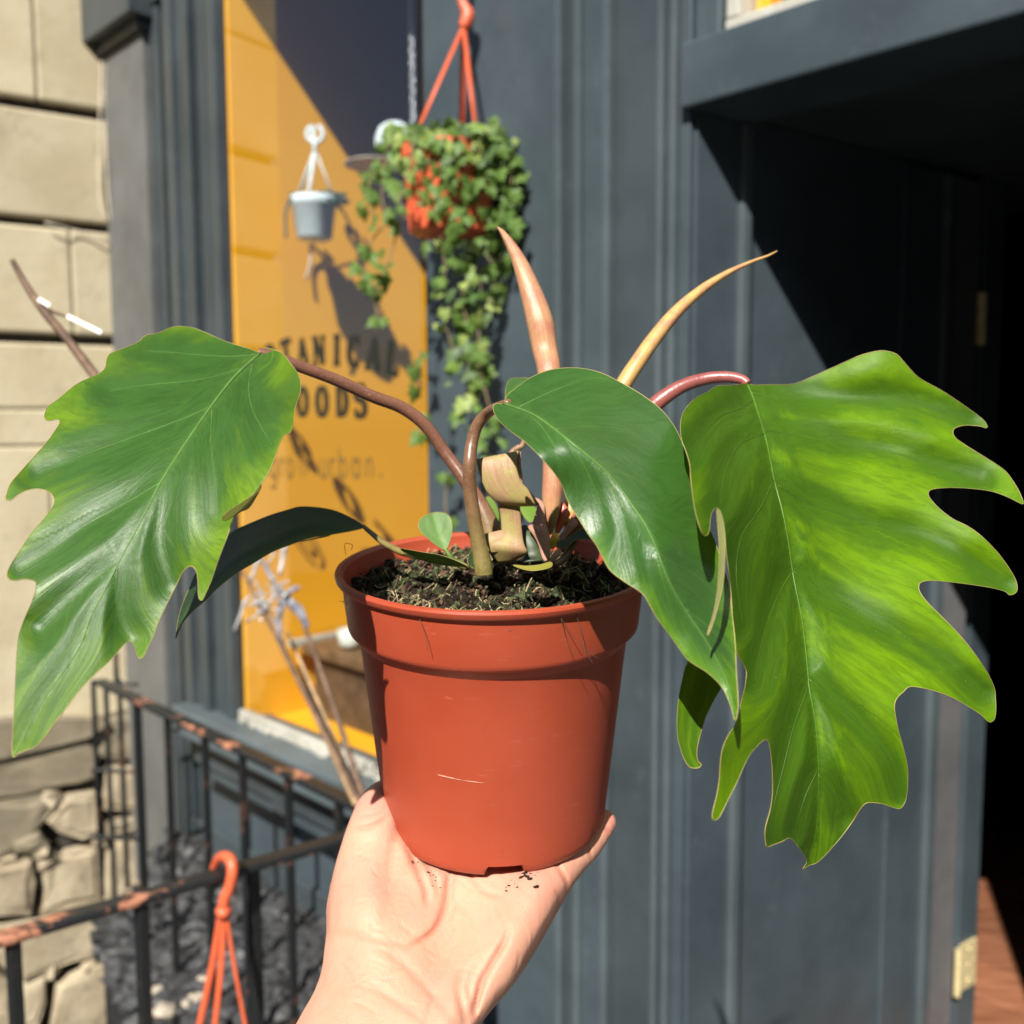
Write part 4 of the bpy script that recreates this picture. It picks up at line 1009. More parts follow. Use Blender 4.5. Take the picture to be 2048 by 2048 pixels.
def vein_mat(name, c, rough=.42): return simple(name, c, rough, .2, 90, .0002, 600, .35)
VM_L = [vein_mat('midrib_pale_green', (.080, .170, .034)), vein_mat('vein_pale_green', (.060, .140, .025))]
VM_R = [vein_mat('midrib_green', (.058, .132, .010)), vein_mat('vein_dark_green', (.040, .100, .005))]
left_outline = c4((1430, 290), (1380, 270), (1250, 230), (1100, 165), (1030, 148), (960, 148), (880, 180), (810, 195), (780, 215), (770, 230), (700, 260), (620, 290), (595, 310), (585, 345), (580, 375), (540, 410), (430, 460), (330, 540), (270, 585), (250, 620), (246, 650), (265, 668), (300, 662), (325, 660), (329, 682), (310, 710), (270, 770), (200, 850), (120, 940), (60, 1010), (40, 1060), (32, 1100), (60, 1105), (100, 1075), (150, 1050), (210, 1042), (265, 1055), (295, 1085), (300, 1110), (285, 1150), (240, 1210), (170, 1290), (110, 1380), (60, 1460), (40, 1510), (50, 1540), (90, 1548), (140, 1540), (190, 1550), (200, 1570), (195, 1610), (170, 1680), (130, 1770), (100, 1870)) \
  + c3((78, 200), (72, 330), (66, 450), (60, 560), (60, 620), (68, 642), (85, 625), (130, 605), (170, 590), (215, 545), (260, 480), (330, 390), (400, 300), (470, 230), (540, 165), (590, 105), (620, 80), (640, 85), (655, 110), (665, 150), (682, 163), (700, 145), (720, 100), (745, 50)) \
  + c4((870, 1790), (910, 1700), (950, 1620), (985, 1550), (1010, 1500), (1040, 1472), (1065, 1472), (1085, 1500), (1092, 1550), (1095, 1630), (1113, 1660), (1140, 1610), (1170, 1540), (1200, 1450), (1230, 1370), (1260, 1290), (1290, 1200), (1340, 1120), (1400, 1070), (1440, 1020), (1490, 940), (1520, 860), (1545, 790), (1570, 745), (1600, 735), (1615, 700), (1622, 650), (1630, 590), (1655, 520), (1660, 460), (1640, 400), (1600, 345), (1560, 295), (1510, 275), (1460, 265), (1442, 282))
left_mid = c4((1436, 296), (1300, 420), (1180, 570), (1060, 740), (960, 890), (880, 1020), (820, 1140), (740, 1290), (660, 1440), (600, 1560), (500, 1750), (430, 1932)) + c3((200, 380), (110, 560), (68, 640))
left_veins = [c4((1430, 300), (1250, 312), (950, 290), (800, 280)), c4((1360, 372), (1100, 440), (800, 470), (610, 500)), c4((1170, 585), (1000, 660), (700, 770), (450, 860), (200, 960)), c4((900, 1000), (700, 1120), (480, 1240), (300, 1370), (110, 1480)), c4((655, 1450), (500, 1560), (350, 1680), (220, 1800)),
              c4((1400, 340), (1372, 480), (1400, 620), (1500, 800)), c4((1172, 590), (1165, 800), (1190, 1000), (1205, 1180)), c4((905, 985), (885, 1150), (880, 1350), (950, 1560)), c4((650, 1450), (640, 1600), (660, 1750), (720, 1870))]
def yl(V, dm, t, side, dv, de):
    return .50 * sm(130 - de, 0, 130) + .28 * sm(dv, 10, 60) + .25 * (V[:, 0] > 380) * sm(V[:, 1], 780, 1000) - .15
leaf('leaf', left_outline, [(518, 705, .408), (28, 1515, .276), (300, 1080, .312), (30, 1000, .316), (20, 1145, .302), (95, 840, .344), (330, 660, .402), (603, 770, .372), (560, 880, .320), (505, 987, .306), (425, 1165, .303), (250, 1300, .299)], ML, left_mid, left_veins, 6.5, .010, .0030, yl, .0012, label='broad jagged green leaf drooping to the left of the pot', vmat=VM_L)
leaf('leaf_lobe', c4((1232, 1215), (1228, 1196), (1260, 1165), (1330, 1120), (1400, 1070), (1442, 1018), (1436, 1045), (1400, 1110), (1370, 1150), (1320, 1172), (1250, 1216)), [(445, 1040, .302), (520, 975, .308), (500, 1015, .320)], leaf_mat('leaf_underside', (.13, .17, .03), (.2, .25, .03), (.3, .25, .1)), c4((1236, 1208), (1330, 1140), (1438, 1030)), (), 6, 0, 0)

center_outline = cM((1128, 562), (1145, 525), (1200, 480), (1270, 430), (1350, 395), (1430, 378), (1520, 375), (1600, 385), (1680, 410), (1760, 450), (1850, 500), (1932, 555)) + cB((60, 440), (110, 500), (150, 570), (180, 650), (220, 800), (260, 940), (300, 1040), (340, 1130), (375, 1240), (405, 1340), (425, 1500), (440, 1640), (445, 1780), (455, 1932)) + cE((452, 320), (440, 372), (430, 335), (410, 270), (370, 190), (300, 120), (200, 55), (155, 0)) + cB((100, 1600), (40, 1520), (0, 1450)) + cM((1890, 1620), (1800, 1560), (1720, 1500), (1680, 1440), (1640, 1360), (1590, 1290), (1540, 1210), (1500, 1150), (1470, 1090), (1445, 1020), (1400, 950), (1330, 870), (1250, 790), (1170, 730), (1110, 680), (1075, 630), (1066, 590), (1082, 572), (1112, 574))
center_mid = cM((1122, 572), (1300, 640), (1500, 790), (1700, 960), (1830, 1130), (1932, 1290)) + cB((100, 1330), (200, 1500), (300, 1650), (400, 1850)) + cE((440, 370))
center_veins = [cM((1200, 595), (1400, 500), (1600, 430), (1720, 440)), cM((1400, 715), (1600, 700), (1800, 720), (1932, 800)), cM((1620, 890), (1800, 960), (1932, 1040)), cB((20, 1160), (130, 1240), (250, 1300), (350, 1400)), cB((180, 1470), (300, 1560), (420, 1700)),
                cM((1250, 618), (1350, 720), (1420, 850), (1440, 980)), cM((1450, 750), (1560, 900), (1640, 1080), (1680, 1260)), cM((1680, 945), (1760, 1120), (1820, 1350), (1870, 1560)), cB((40, 1230), (90, 1400), (140, 1580))]
def yc(V, dm, t, side, dv, de):
    return .85 * sm(60 - de, 0, 60) * sm(V[:, 1], 900, 1150) + .2 * sm(dv, 10, 60) + .15 * sm(V[:, 1], 1000, 1400) - .1
leaf('leaf', center_outline, [(1010, 805, .356), (1150, 760, .345), (1300, 790, .343), (1068, 900, .306), (1123, 980, .306), (1200, 950, .308), (1330, 1100, .296), (1400, 1050, .318), (1180, 1090, .300), (1300, 1220, .290), (1469, 1445, .288), (1465, 1300, .300)], MC, center_mid, center_veins, 6.5, .011, .0014, yc, .0005, label='smooth oval green leaf hanging over the right of the rim', foldw=90, vmat=VM_L, vw=.8)

right_outline = cB((500, 300), (540, 310), (620, 308), (740, 305), (820, 275), (900, 240), (1000, 195), (1080, 160), (1150, 140), (1210, 134), (1270, 150), (1310, 190), (1350, 235), (1400, 280), (1500, 335), (1600, 400), (1690, 465), (1730, 500), (1742, 532), (1700, 522), (1630, 518), (1580, 530), (1565, 550), (1575, 580), (1620, 615), (1700, 665), (1780, 715), (1840, 760), (1890, 830), (1920, 890), (1928, 925), (1900, 915), (1840, 885), (1760, 858), (1660, 845), (1560, 840), (1480, 845), (1445, 855), (1437, 875), (1450, 900), (1490, 945), (1560, 1000), (1640, 1040), (1710, 1090), (1790, 1170), (1850, 1250), (1890, 1320), (1895, 1375), (1860, 1395), (1830, 1375), (1750, 1355), (1650, 1340), (1550, 1328), (1450, 1320), (1400, 1330), (1388, 1355), (1400, 1390), (1440, 1440), (1500, 1500), (1570, 1570), (1640, 1650), (1700, 1730), (1750, 1810), (1780, 1880)) \
  + cE((1785, 253), (1787, 310), (1780, 355), (1760, 373), (1740, 365), (1710, 335), (1640, 290), (1560, 245), (1480, 215), (1400, 195), (1340, 190), (1310, 215), (1275, 250), (1263, 290), (1270, 350), (1285, 420), (1310, 510), (1330, 600), (1332, 680), (1325, 760), (1310, 800), (1290, 820), (1250, 812), (1200, 795), (1140, 788), (1110, 795), (1080, 830), (1050, 880), (1000, 950), (950, 1010), (900, 1065), (860, 1100), (820, 1113), (785, 1135), (806, 1105), (808, 1085), (790, 1050), (760, 1010), (735, 980), (715, 972), (680, 990), (640, 1005), (605, 1018), (598, 1000), (593, 950), (600, 900), (620, 830), (632, 750), (633, 680), (630, 600), (620, 510), (608, 470), (590, 465), (560, 490), (520, 535), (490, 590), (450, 680), (400, 780), (360, 860), (335, 880), (322, 870), (325, 830), (345, 750), (358, 670), (362, 600), (370, 530), (385, 480), (410, 430), (435, 395), (460, 330), (470, 270), (490, 190), (498, 120), (490, 90), (470, 55), (450, 20)) \
  + cB((440, 1640), (428, 1540), (422, 1430), (412, 1320), (402, 1240), (392, 1150), (388, 1080), (375, 1010), (355, 955), (340, 945), (322, 965), (312, 1000), (308, 1050), (296, 1085), (275, 1085), (255, 1040), (235, 970), (220, 880), (210, 790), (205, 720), (185, 650), (165, 600), (158, 550), (160, 490), (185, 430), (240, 375), (300, 345), (345, 315), (400, 312), (460, 308))
right_mid = cB((502, 306), (540, 400), (600, 600), (640, 800), (680, 950), (710, 1100), (740, 1300), (780, 1500), (800, 1650), (815, 1800)) + cE((822, 200), (850, 350), (865, 500), (870, 650), (868, 800), (855, 950), (822, 1105))
right_veins = [cB((525, 350), (700, 380), (1000, 375), (1300, 380), (1650, 495)), cB((585, 540), (700, 560), (1000, 610), (1300, 670), (1700, 800)), cB((660, 830), (800, 910), (1150, 1030), (1450, 1110), (1830, 1340)), cB((735, 1270), (900, 1390), (1200, 1560), (1500, 1720), (1720, 1900)), cE((820, 150), (950, 260), (1100, 400), (1230, 560), (1290, 760)), cE((868, 640), (950, 760), (1000, 860)),
               cB((530, 390), (470, 430), (350, 480), (230, 620)), cB((590, 560), (460, 620), (385, 760), (362, 920)), cB((640, 800), (560, 960), (470, 1100), (445, 1300), (480, 1560)), cB((735, 1270), (650, 1420), (580, 1630), (540, 1850)), cE((815, 190), (740, 400), (690, 600), (640, 800), (615, 980)), cE((865, 620), (800, 760), (750, 930))]
def yr(V, dm, t, side, dv, de):
    return .62 * sm(dv, 8, 46) + .30 * sm(dm, 40, 200) - .05 - .25 * (side > 0) * sm(160 - dm, 0, 160)
leaf('leaf', right_outline, [(1493, 766, .418), (1610, 1738, .345), (1565, 1150, .362), (2045, 1005, .400), (1970, 850, .418), (1770, 700, .424), (2030, 1185, .388), (1990, 1440, .372), (1800, 1300, .366), (1405, 1060, .302), (1365, 860, .338), (1440, 1200, .312), (1430, 1640, .306), (1535, 1690, .322), (1800, 1600, .356)], MR, right_mid, right_veins, 6.0, -.006, .0048, yr, .0008, label='large bright lime green lobed leaf at the right', foldw=120, vmat=VM_R, vw=.85)
# narrow lobe of the right leaf curled edge-on over the middle leaf
leaf('leaf_lobe', cB((345, 952), (362, 960), (378, 1010), (386, 1080), (387, 1200), (378, 1330), (352, 1450), (322, 1550), (297, 1606), (302, 1575), (326, 1500), (345, 1400), (355, 1290), (358, 1150), (350, 1040)), [(1437, 1020, .296), (1448, 1150, .292), (1418, 1270, .286)], leaf_mat('lobe_pale', (.16, .20, .06), (.25, .28, .08), (.3, .25, .1)), cB((350, 955), (372, 1100), (368, 1300), (300, 1600)), (), 5, 0, 0)
leaf('leaf_lobe', cE((195, 60), (168, 150), (148, 250), (140, 350), (142, 440), (155, 500), (175, 560), (200, 600), (225, 611), (255, 607), (265, 590), (248, 575), (242, 540), (247, 490), (262, 430), (290, 340), (335, 250), (380, 170), (420, 60), (380, -60), (280, -90)), [(1370, 1300, .328), (1355, 1450, .328), (1400, 1530, .328), (1450, 1330, .328)], MR, cE((300, -40), (250, 150), (200, 350), (195, 500), (240, 590)), (), 6, -.003, 0, lambda V, dm, t, s, dv, de: .45 + 0 * dm, label='narrow lobe hanging below the middle leaf')
# leaf low on the left, shade and translucent bright edge put into its colour
dark_outline = cM((350, 1252), (300, 1212), (200, 1165), (100, 1145), (0, 1141)) + c4((1600, 1155), (1500, 1185), (1400, 1225), (1300, 1270), (1220, 1330), (1140, 1420), (1085, 1500), (1050, 1580), (1000, 1700), (978, 1800), (970, 1872), (986, 1832), (1012, 1780), (1060, 1722), (1130, 1662), (1200, 1592), (1300, 1512), (1400, 1452), (1500, 1392), (1600, 1352), (1720, 1312), (1830, 1300)) + cM((0, 1335), (150, 1300), (300, 1272))
leaf('leaf', dark_outline, [(726, 1053, .436), (600, 1040, .440), (620, 1085, .425), (450, 1120, .430), (500, 1150, .412), (352, 1275, .410), (430, 1200, .412)], MD, cM((350, 1255), (150, 1230), (0, 1240)) + c4((1500, 1310), (1300, 1420), (1150, 1560), (1030, 1720), (972, 1865)), (), 6, .006, 0, lambda V, dm, t, s, dv, de: .85 * sm(45 - de, 0, 45) * (s * 1 < 0) + .1 + 0 * dm, label='long green leaf low on the left, darkened as if shaded', foldw=60)
# small round leaf
sl = cM((800, 1378), (760, 1360), (700, 1312), (665, 1275), (654, 1240), (670, 1205), (720, 1178), (780, 1172), (820, 1190), (838, 1230), (838, 1290), (820, 1350))
leaf('leaf', sl, [(880, 1025, .408), (850, 1050, .404), (893, 1098, .402), (903, 1060, .406)], leaf_mat('leaf_young', (.11, .21, .05), (.2, .33, .05), (.2, .34, .1), .8, .42, .2), cM((800, 1376), (765, 1290), (735, 1180)), [cM((785, 1330), (720, 1290), (690, 1230)), cM((775, 1310), (815, 1260), (815, 1200))], 4, -.002, .0006, label='small rounded young leaf standing on the soil')
pp, rr = path3([(890, 1097, .402, .0009), (902, 1115, .402, .0009), (912, 1122, .405, .0010), (926, 1128, .408, .0010)])
MG = simple('green_stem', (.13, .22, .05), .5, .2)
MB().tube(pp, rr, 8).build('petiole', MG, PT, smooth=True)
# small leaf peeping out behind the middle leaf, and bits of green behind the stems
leaf('leaf', cM((1138, 560), (1134, 510), (1140, 470), (1155, 440), (1190, 430), (1260, 432), (1300, 440), (1300, 520), (1200, 560)), [(1012, 790, .46), (1040, 760, .465), (1070, 770, .465)], MC, cM((1140, 555), (1200, 480), (1290, 440)), (), 5, 0, 0)
leaf('leaf', cM((1030, 1085), (1060, 1095), (1090, 1150), (1108, 1250), (1112, 1330), (1085, 1270), (1050, 1190), (1030, 1130)), [(975, 995, .437), (995, 1040, .437), (1000, 1075, .438)], MG and leaf_mat('leaf_fresh', (.16, .30, .05), (.25, .4, .05), (.25, .4, .1), 1, .45, .3), cM((1035, 1090), (1110, 1325)), (), 5, 0, 0)
leaf('leaf', cM((1212, 1135), (1250, 1132), (1300, 1145), (1312, 1165), (1290, 1215), (1265, 1225), (1235, 1195)), [(1040, 1012, .46), (1075, 1020, .46), (1060, 1042, .46)], leaf_mat('leaf_fresh2', (.16, .30, .03), (.25, .4, .03), (.25, .4, .1), 1, .45, .3), cM((1215, 1140), (1270, 1220)), (), 5, 0, 0)

# ---- stems
def stem_mat(name, top, base, z0, z1, rough=.36):
    g = G(name); geo = g.node('ShaderNodeNewGeometry').outputs['Position']
    sp = g.node('ShaderNodeSeparateXYZ'); g.link(geo, sp.inputs[0])
    t = g.ramp(sp.outputs[2], z0, z1)
    co = g.coord()
    c = g.mix(t, base, top)
    c = g.mix(g.math('MULTIPLY', g.ramp(g.noise(co, 260, 4, .7), .45, .7), .45), c, tuple(x * .5 for x in top))
    c = g.mix(g.math('MULTIPLY', g.ramp(g.noise(co, 1100, 2), .62, .7), .35), c, (.40, .30, .18))
    return g.fin(c, rough, g.bump(g.noise(co, 500, 4), .25, .0004), .5)
zsoil = (PB + UZ * SH).z
M_STA = stem_mat('stem_brown', (.165, .070, .042), (.28, .23, .085), zsoil + .005, zsoil + .045)
M_STB = stem_mat('stem_brown_front', (.17, .085, .045), (.20, .18, .05), zsoil + .0, zsoil + .05)
M_STC = simple('stem_red', (.26, .075, .065), .34, .25, 90, .0004, 500)
def stem(pts, mat, name='petiole', n=14, flat=1.0):
    pp, rr = path3(pts, 7); return MB().tube(pp, rr, n, flat=flat).build(name, mat, PT, smooth=True)
stem([(516, 706, .409, .0021), (545, 712, .411, .0024), (600, 733, .416, .0025), (672, 760, .423, .0026), (745, 793, .430, .0027), (803, 815, .435, .0028), (850, 850, .438, .0028), (890, 905, .440, .0028), (930, 960, .438, .0031), (962, 1015, .436, .0040), (980, 1060, .435, .0050), (985, 1100, .435, .0056)], M_STA)
stem([(1016, 806, .355, .0016), (997, 814, .379, .0020), (975, 826, .391, .0022), (955, 850, .3945, .0024), (944, 885, .395, .0025), (939, 930, .393, .0027), (940, 980, .395, .0028), (947, 1030, .396, .0029), (956, 1080, .397, .0031), (966, 1132, .397, .0037), (968, 1150, .397, .0037)], M_STB)
stem([(1496, 767, .418, .0018), (1480, 758, .420, .0022), (1450, 754, .422, .0025), (1410, 758, .424, .0027), (1365, 772, .424, .0030), (1325, 797, .424, .0034), (1290, 830, .425, .0036), (1240, 900, .428, .0038), (1190, 990, .430, .0040), (1150, 1060, .432, .0044), (1120, 1100, .432, .0048)], M_STC)
stem([(726, 1052, .440, .0013), (745, 1068, .436, .0016), (765, 1084, .430, .0019), (790, 1098, .424, .0021), (812, 1107, .420, .0022), (850, 1115, .414, .0022), (900, 1124, .408, .0021), (935, 1135, .404, .0020)], M_STB, flat=.7)
leaf('bract', cM((555, 1372), (600, 1378), (680, 1392), (760, 1405), (830, 1425), (900, 1455), (935, 1478), (880, 1470), (800, 1465), (720, 1450), (640, 1420), (580, 1395)), [(805, 1100, .415), (860, 1110, .405), (935, 1135, .396)], MC, cM((560, 1376), (740, 1430), (930, 1475)), (), 5, 0, 0)
leaf('bract', cM((1178, 1462), (1250, 1468), (1320, 1462), (1370, 1448), (1392, 1452), (1385, 1475), (1330, 1490), (1270, 1494), (1210, 1480)), [(1030, 1132, .392), (1060, 1135, .388), (1100, 1128, .390)], leaf_mat('bract_yellow', (.22, .26, .03), (.42, .36, .03), (.4, .3, .05), 1, .5, .2), cM((1180, 1466), (1290, 1480), (1390, 1455)), (), 4, 0, 0)
leaf('bract', cM((990, 1350), (965, 1360), (935, 1400), (925, 1440), (940, 1470), (975, 1482), (1000, 1440), (1000, 1390)), [(940, 1120, .412), (960, 1105, .410), (955, 1135, .408)], MD, cM((990, 1355), (945, 1465)), (), 4, 0, 0)
# rolled new leaves (spikes): lens-shaped, lofted from left and right edges
def pinkish(name, c0, c1, c2, rough=.36, freq=240):
    g = G(name); fl = g.attr('flow', 'Vector'); co = g.coord()
    st = g.noise(g.mapped(fl, (freq * .022, .25, 1)), 1, 4, .6)
    c = g.mix(g.ramp(st, .35, .65), c0, c1)
    c = g.mix(g.math('MULTIPLY', g.ramp(g.noise(co, 120, 5, .6), .40, .66), .75), c, c2)
    c = g.mix(g.math('MULTIPLY', g.ramp(g.noise(co, 800, 3), .6, .7), .3), c, (.55, .42, .25))
    c = g.mix(g.math('MULTIPLY', g.ramp(st, .46, .40), .16), c, tuple(x * .45 for x in c2)); g.fin(c, rough, g.bump(st, .35, .0005), .3); return g.m
def loft(name, rows, mat, bulge=.4, n=11, back=True, smooth=3, closed_round=False):
    """rows of (xl,yl,xr,yr,depth): a strip curved towards the camera, given a back so it is a solid roll"""
    R = catmull(rows, smooth); rowsV = []; fl = []
    acc = 0; prev = None
    for r in R:
        xl, yl, xr, yr, d = r
        L = at(xl, yl, d); Rr = at(xr, yr, d); wv = (Rr - L).length; mid = (L + Rr) / 2
        if prev is not None: acc += (mid - prev).length
        prev = mid
        pts = []
        m_ = n if not back else n
        for k in range(m_):
            t = k / (m_ - 1); q = math.pi * t
            p = mid + (Rr - L) * (-.5 * math.cos(q)) - fwd * (wv * bulge * math.sin(q)); pts.append(p); fl.append((t * 10, acc * 100, 0))
        if back:
            for k in range(1, m_ - 1):
                q = math.pi * (1 + k / (m_ - 1)); pts.append(mid + (Rr - L) * (-.5 * math.cos(q)) - fwd * (wv * bulge * .8 * math.sin(q))); fl.append((10 - 10 * k / (m_ - 1), acc * 100, 0))
        rowsV.append(pts)
    m = MB(); m.grid(rowsV, closed=back)
    o = m.build(name, mat, PT, smooth=True)
    a = o.data.attributes.new('flow', 'FLOAT_VECTOR', 'POINT'); a.data.foreach_set('vector', np.array(fl, np.float32).ravel())
    if not back:
        s = o.modifiers.new('t', 'SOLIDIFY'); s.thickness = .0007; s.offset = 0
    return o
M_PINK = pinkish('new_leaf_pink', (.38, .185, .09), (.46, .25, .13), (.36, .14, .09), .34)
M_GOLD = pinkish('new_leaf_gold', (.52, .30, .10), (.56, .36, .12), (.45, .19, .12), .3)
M_SHEATH = pinkish('sheath_pink_green', (.27, .150, .080), (.37, .235, .13), (.31, .29, .08), .42, 420)
M_SHEATH2 = pinkish('sheath_pink', (.36, .17, .12), (.46, .24, .17), (.30, .14, .10), .42)
s2 = lambda x, y: (600 + x / 2.76, y / 2.76)
sM = lambda x, y: (600 + x / 2.76, 600 + y / 2.76)
def rw(a, b, d): return (*a, *b, d)
loft('new_leaf', [rw(s2(1086, 1250), s2(1090, 1250), .447), rw(s2(1110, 1300), s2(1130, 1275), .446), rw(s2(1140, 1370), s2(1200, 1355), .445), rw(s2(1170, 1450), s2(1262, 1450), .443), rw(s2(1202, 1570), s2(1322, 1570), .441), rw(s2(1230, 1690), s2(1374, 1690), .439), rw(s2(1255, 1810), s2(1404, 1790), .437), rw(s2(1280, 1932), s2(1420, 1910), .436), rw(sM(1310, 400), sM(1440, 380), .431), rw(sM(1325, 620), sM(1445, 600), .428), rw(sM(1340, 900), sM(1450, 880), .424), rw(sM(1335, 1080), sM(1450, 1050), .422), rw(sM(1345, 1200), sM(1430, 1180), .421), rw(sM(1375, 1300), sM(1395, 1290), .420)], M_PINK, .45)
s3 = lambda x, y: (1300 + x / 2.583, y / 2.583)
def spike(center, mat):
    R = catmull(center, 6); m = MB(); pts = [at(v[0], v[1], v[2]) for v in R]; rad = [v[3] for v in R]
    m.tube(pts, rad, 16, flat=.8); o = m.build('new_leaf', mat, PT, smooth=True); n = len(pts)
    fl = [(k * .8, i * 2.0, 0) for i in range(n) for k in range(16)]
    a = o.data.attributes.new('flow', 'FLOAT_VECTOR', 'POINT'); a.data.foreach_set('vector', np.array(fl, np.float32).ravel())
spike([(1554, 502, .470, .0003), (1535, 512, .469, .0007), (1500, 525, .467, .0011), (1450, 549, .464, .0019), (1400, 582, .461, .0029), (1350, 627, .458, .0038), (1307, 680, .455, .0044), (1272, 730, .452, .0046), (1245, 772, .450, .0047), (1200, 850, .446, .0046), (1160, 950, .440, .0045), (1130, 1050, .434, .0042)], M_GOLD)
# curled papery sheath in the middle
s9 = lambda x, y: (900 + x / 5.682, 850 + y / 5.682)
loft('sheath', [rw(s9(560, 1570), s9(720, 1540), .4085), rw(s9(480, 1450), s9(850, 1470), .4060), rw(s9(440, 1390), s9(872, 1430), .4050), rw(s9(470, 1330), s9(850, 1385), .4050), rw(s9(560, 1280), s9(832, 1330), .4055), rw(s9(588, 1220), s9(818, 1250), .4060), rw(s9(588, 1120), s9(806, 1130), .4062), rw(s9(575, 1000), s9(795, 1000), .4060), rw(s9(555, 900), s9(788, 905), .4052), rw(s9(545, 850), s9(790, 850), .4045)], M_SHEATH, .10, back=False)
loft('sheath', [rw(s9(398, 1240), s9(600, 1192), .4068), rw(s9(402, 1280), s9(610, 1240), .4058), rw(s9(415, 1330), s9(620, 1310), .4050), rw(s9(440, 1390), s9(600, 1380), .4046), rw(s9(480, 1450), s9(580, 1440), .4050)], M_SHEATH, .10, back=False)
loft('sheath', [rw(s9(600, 900), s9(795, 918), .4042), rw(s9(535, 875), s9(1000, 906), .4028), rw(s9(470, 815), s9(985, 868), .4016), rw(s9(410, 740), s9(905, 755), .4008), rw(s9(362, 620), s9(815, 662), .4004), rw(s9(328, 500), s9(772, 560), .4006), rw(s9(303, 405), s9(750, 430), .4016), rw(s9(318, 392), s9(775, 312), .4030), rw(s9(350, 400), s9(795, 304), .4060)], M_SHEATH, .07, back=False)
loft('sheath', [rw(s9(792, 304), s9(800, 304), .4060), rw(s9(755, 430), s9(800, 460), .4065), rw(s9(765, 550), s9(820, 600), .4060), rw(s9(800, 652), s9(816, 656), .4030)], M_SHEATH2, .05, back=False)
# base of the new leaf: pink sheath wings, red shoot, yellow bud, dark striped sheath
loft('sheath', [rw(s9(970, 830), s9(1000, 840), .420), rw(s9(1000, 900), s9(1060, 900), .418), rw(s9(985, 980), s9(1070, 1000), .416), rw(s9(940, 1120), s9(1085, 1130), .413), rw(s9(890, 1160), s9(1120, 1230), .411), rw(s9(960, 1260), s9(1130, 1300), .409), rw(s9(1010, 1360), s9(1135, 1390), .407), rw(s9(1050, 1500), s9(1130, 1460), .405), rw(s9(1085, 1550), s9(1120, 1530), .404)], M_SHEATH2, .2, back=False)
loft('sheath', [rw(s9(810, 1150), s9(860, 1140), .418), rw(s9(820, 1230), s9(960, 1240), .415), rw(s9(840, 1350), s9(1010, 1350), .413), rw(s9(860, 1480), s9(1040, 1470), .412), rw(s9(800, 1560), s9(1060, 1540), .410)], simple('striped_dark_sheath', (.035, .055, .018), .5, .5, 150), .2, back=False)
loft('shoot', [rw(s9(1270, 880), s9(1300, 890), .424), rw(s9(1240, 960), s9(1370, 1000), .424), rw(s9(1200, 1080), s9(1345, 1060), .424), rw(s9(1190, 1180), s9(1290, 1150), .424), rw(s9(1180, 1250), s9(1240, 1230), .424)], simple('red_shoot', (.58, .11, .07), .35, .2, 60), .3)
loft('shoot', [rw(s9(1380, 1040), s9(1450, 1080), .426), rw(s9(1330, 1150), s9(1450, 1140), .424), rw(s9(1270, 1280), s9(1340, 1250), .422), rw(s9(1240, 1350), s9(1290, 1330), .421)], M_SHEATH2, .3)
loft('bud', [rw(s9(1175, 1225), s9(1215, 1225), .416), rw(s9(1145, 1270), s9(1250, 1290), .414), rw(s9(1135, 1340), s9(1215, 1360), .413), rw(s9(1140, 1410), s9(1180, 1410), .412)], simple('yellow_bud', (.62, .42, .02), .45, .2, 90), .3)
leaf('bract', [s9(*q) for q in ((1212, 1340), (1260, 1310), (1340, 1280), (1420, 1230), (1500, 1180), (1580, 1220), (1640, 1310), (1560, 1300), (1450, 1300), (1390, 1330), (1330, 1390), (1290, 1410), (1225, 1380))], [(1115, 1088, .410), (1165, 1065, .412), (1185, 1080, .408)], MD, [s9(*q) for q in ((1215, 1350), (1380, 1290), (1620, 1290))], (), 4, 0, 0)
loft('sheath', [rw(s9(1225, 1395), s9(1270, 1420), .408), rw(s9(1170, 1460), s9(1250, 1480), .406), rw(s9(1110, 1540), s9(1180, 1560), .404)], M_SHEATH2, .3)
stem([s9(1420, 1310) + (.414, .0012), s9(1360, 1420) + (.412, .0015), s9(1290, 1520) + (.408, .0015), s9(1180, 1600) + (.402, .0014)], simple('dark_petiole', (.10, .045, .03), .5, .3), 'petiole')
stem([(1014, 789, .462, .0008), (1040, 800, .466, .0010), (1056, 845, .469, .0011), s9(830, 215) + (.47, .0012), s9(770, 260) + (.47, .0014), s9(700, 320) + (.47, .0014), s9(620, 500) + (.465, .0014), s9(640, 900) + (.45, .0016)], simple('thin_brown_stem', (.24, .14, .07), .5, .3), 'petiole')

# ------------------------------------------------------------------ the hand
def skin_mat():
    g = G('skin'); co = g.coord()
    cr = g.attr('crease'); rd = g.attr('red')
    n1 = g.noise(co, 26, 5, .6); n2 = g.noise(co, 90, 5, .65)
    c = g.mix(g.ramp(n1, .3, .72), (.54, .255, .17), (.57, .31, .205))
    c = g.mix(g.math('MULTIPLY', g.ramp(n2, .42, .68), .35), c, (.60, .285, .215))
    c = g.mix(g.math('MULTIPLY', g.ramp(g.noise(co, 240, 4, .7), .55, .72), .30), c, (.58, .25, .19))
    c = g.mix(rd, c, (.60, .235, .18))
    c = g.mix(g.math('MULTIPLY', cr, .80), c, (.44, .15, .095))
    fine = g.node('ShaderNodeTexVoronoi', feature='DISTANCE_TO_EDGE'); g.link(co, fine.inputs['Vector']); fine.inputs['Scale'].default_value = 900
    wr = g.noise(g.mapped(co, (1, 1, .35)), 240, 4, .6, .8)
    h = g.bump(wr, .40, .0010); h = g.bump(fine.outputs['Distance'], .20, .0003, h)
    m = g.fin(c, g.ramp(n2, .3, .7, .52, .66), h, .35)
    g.b.inputs['Subsurface Weight'].default_value = .35; g.b.inputs['Subsurface Radius'].default_value = (.006, .0022, .0012); g.b.inputs['Subsurface Scale'].default_value = .6
    return m
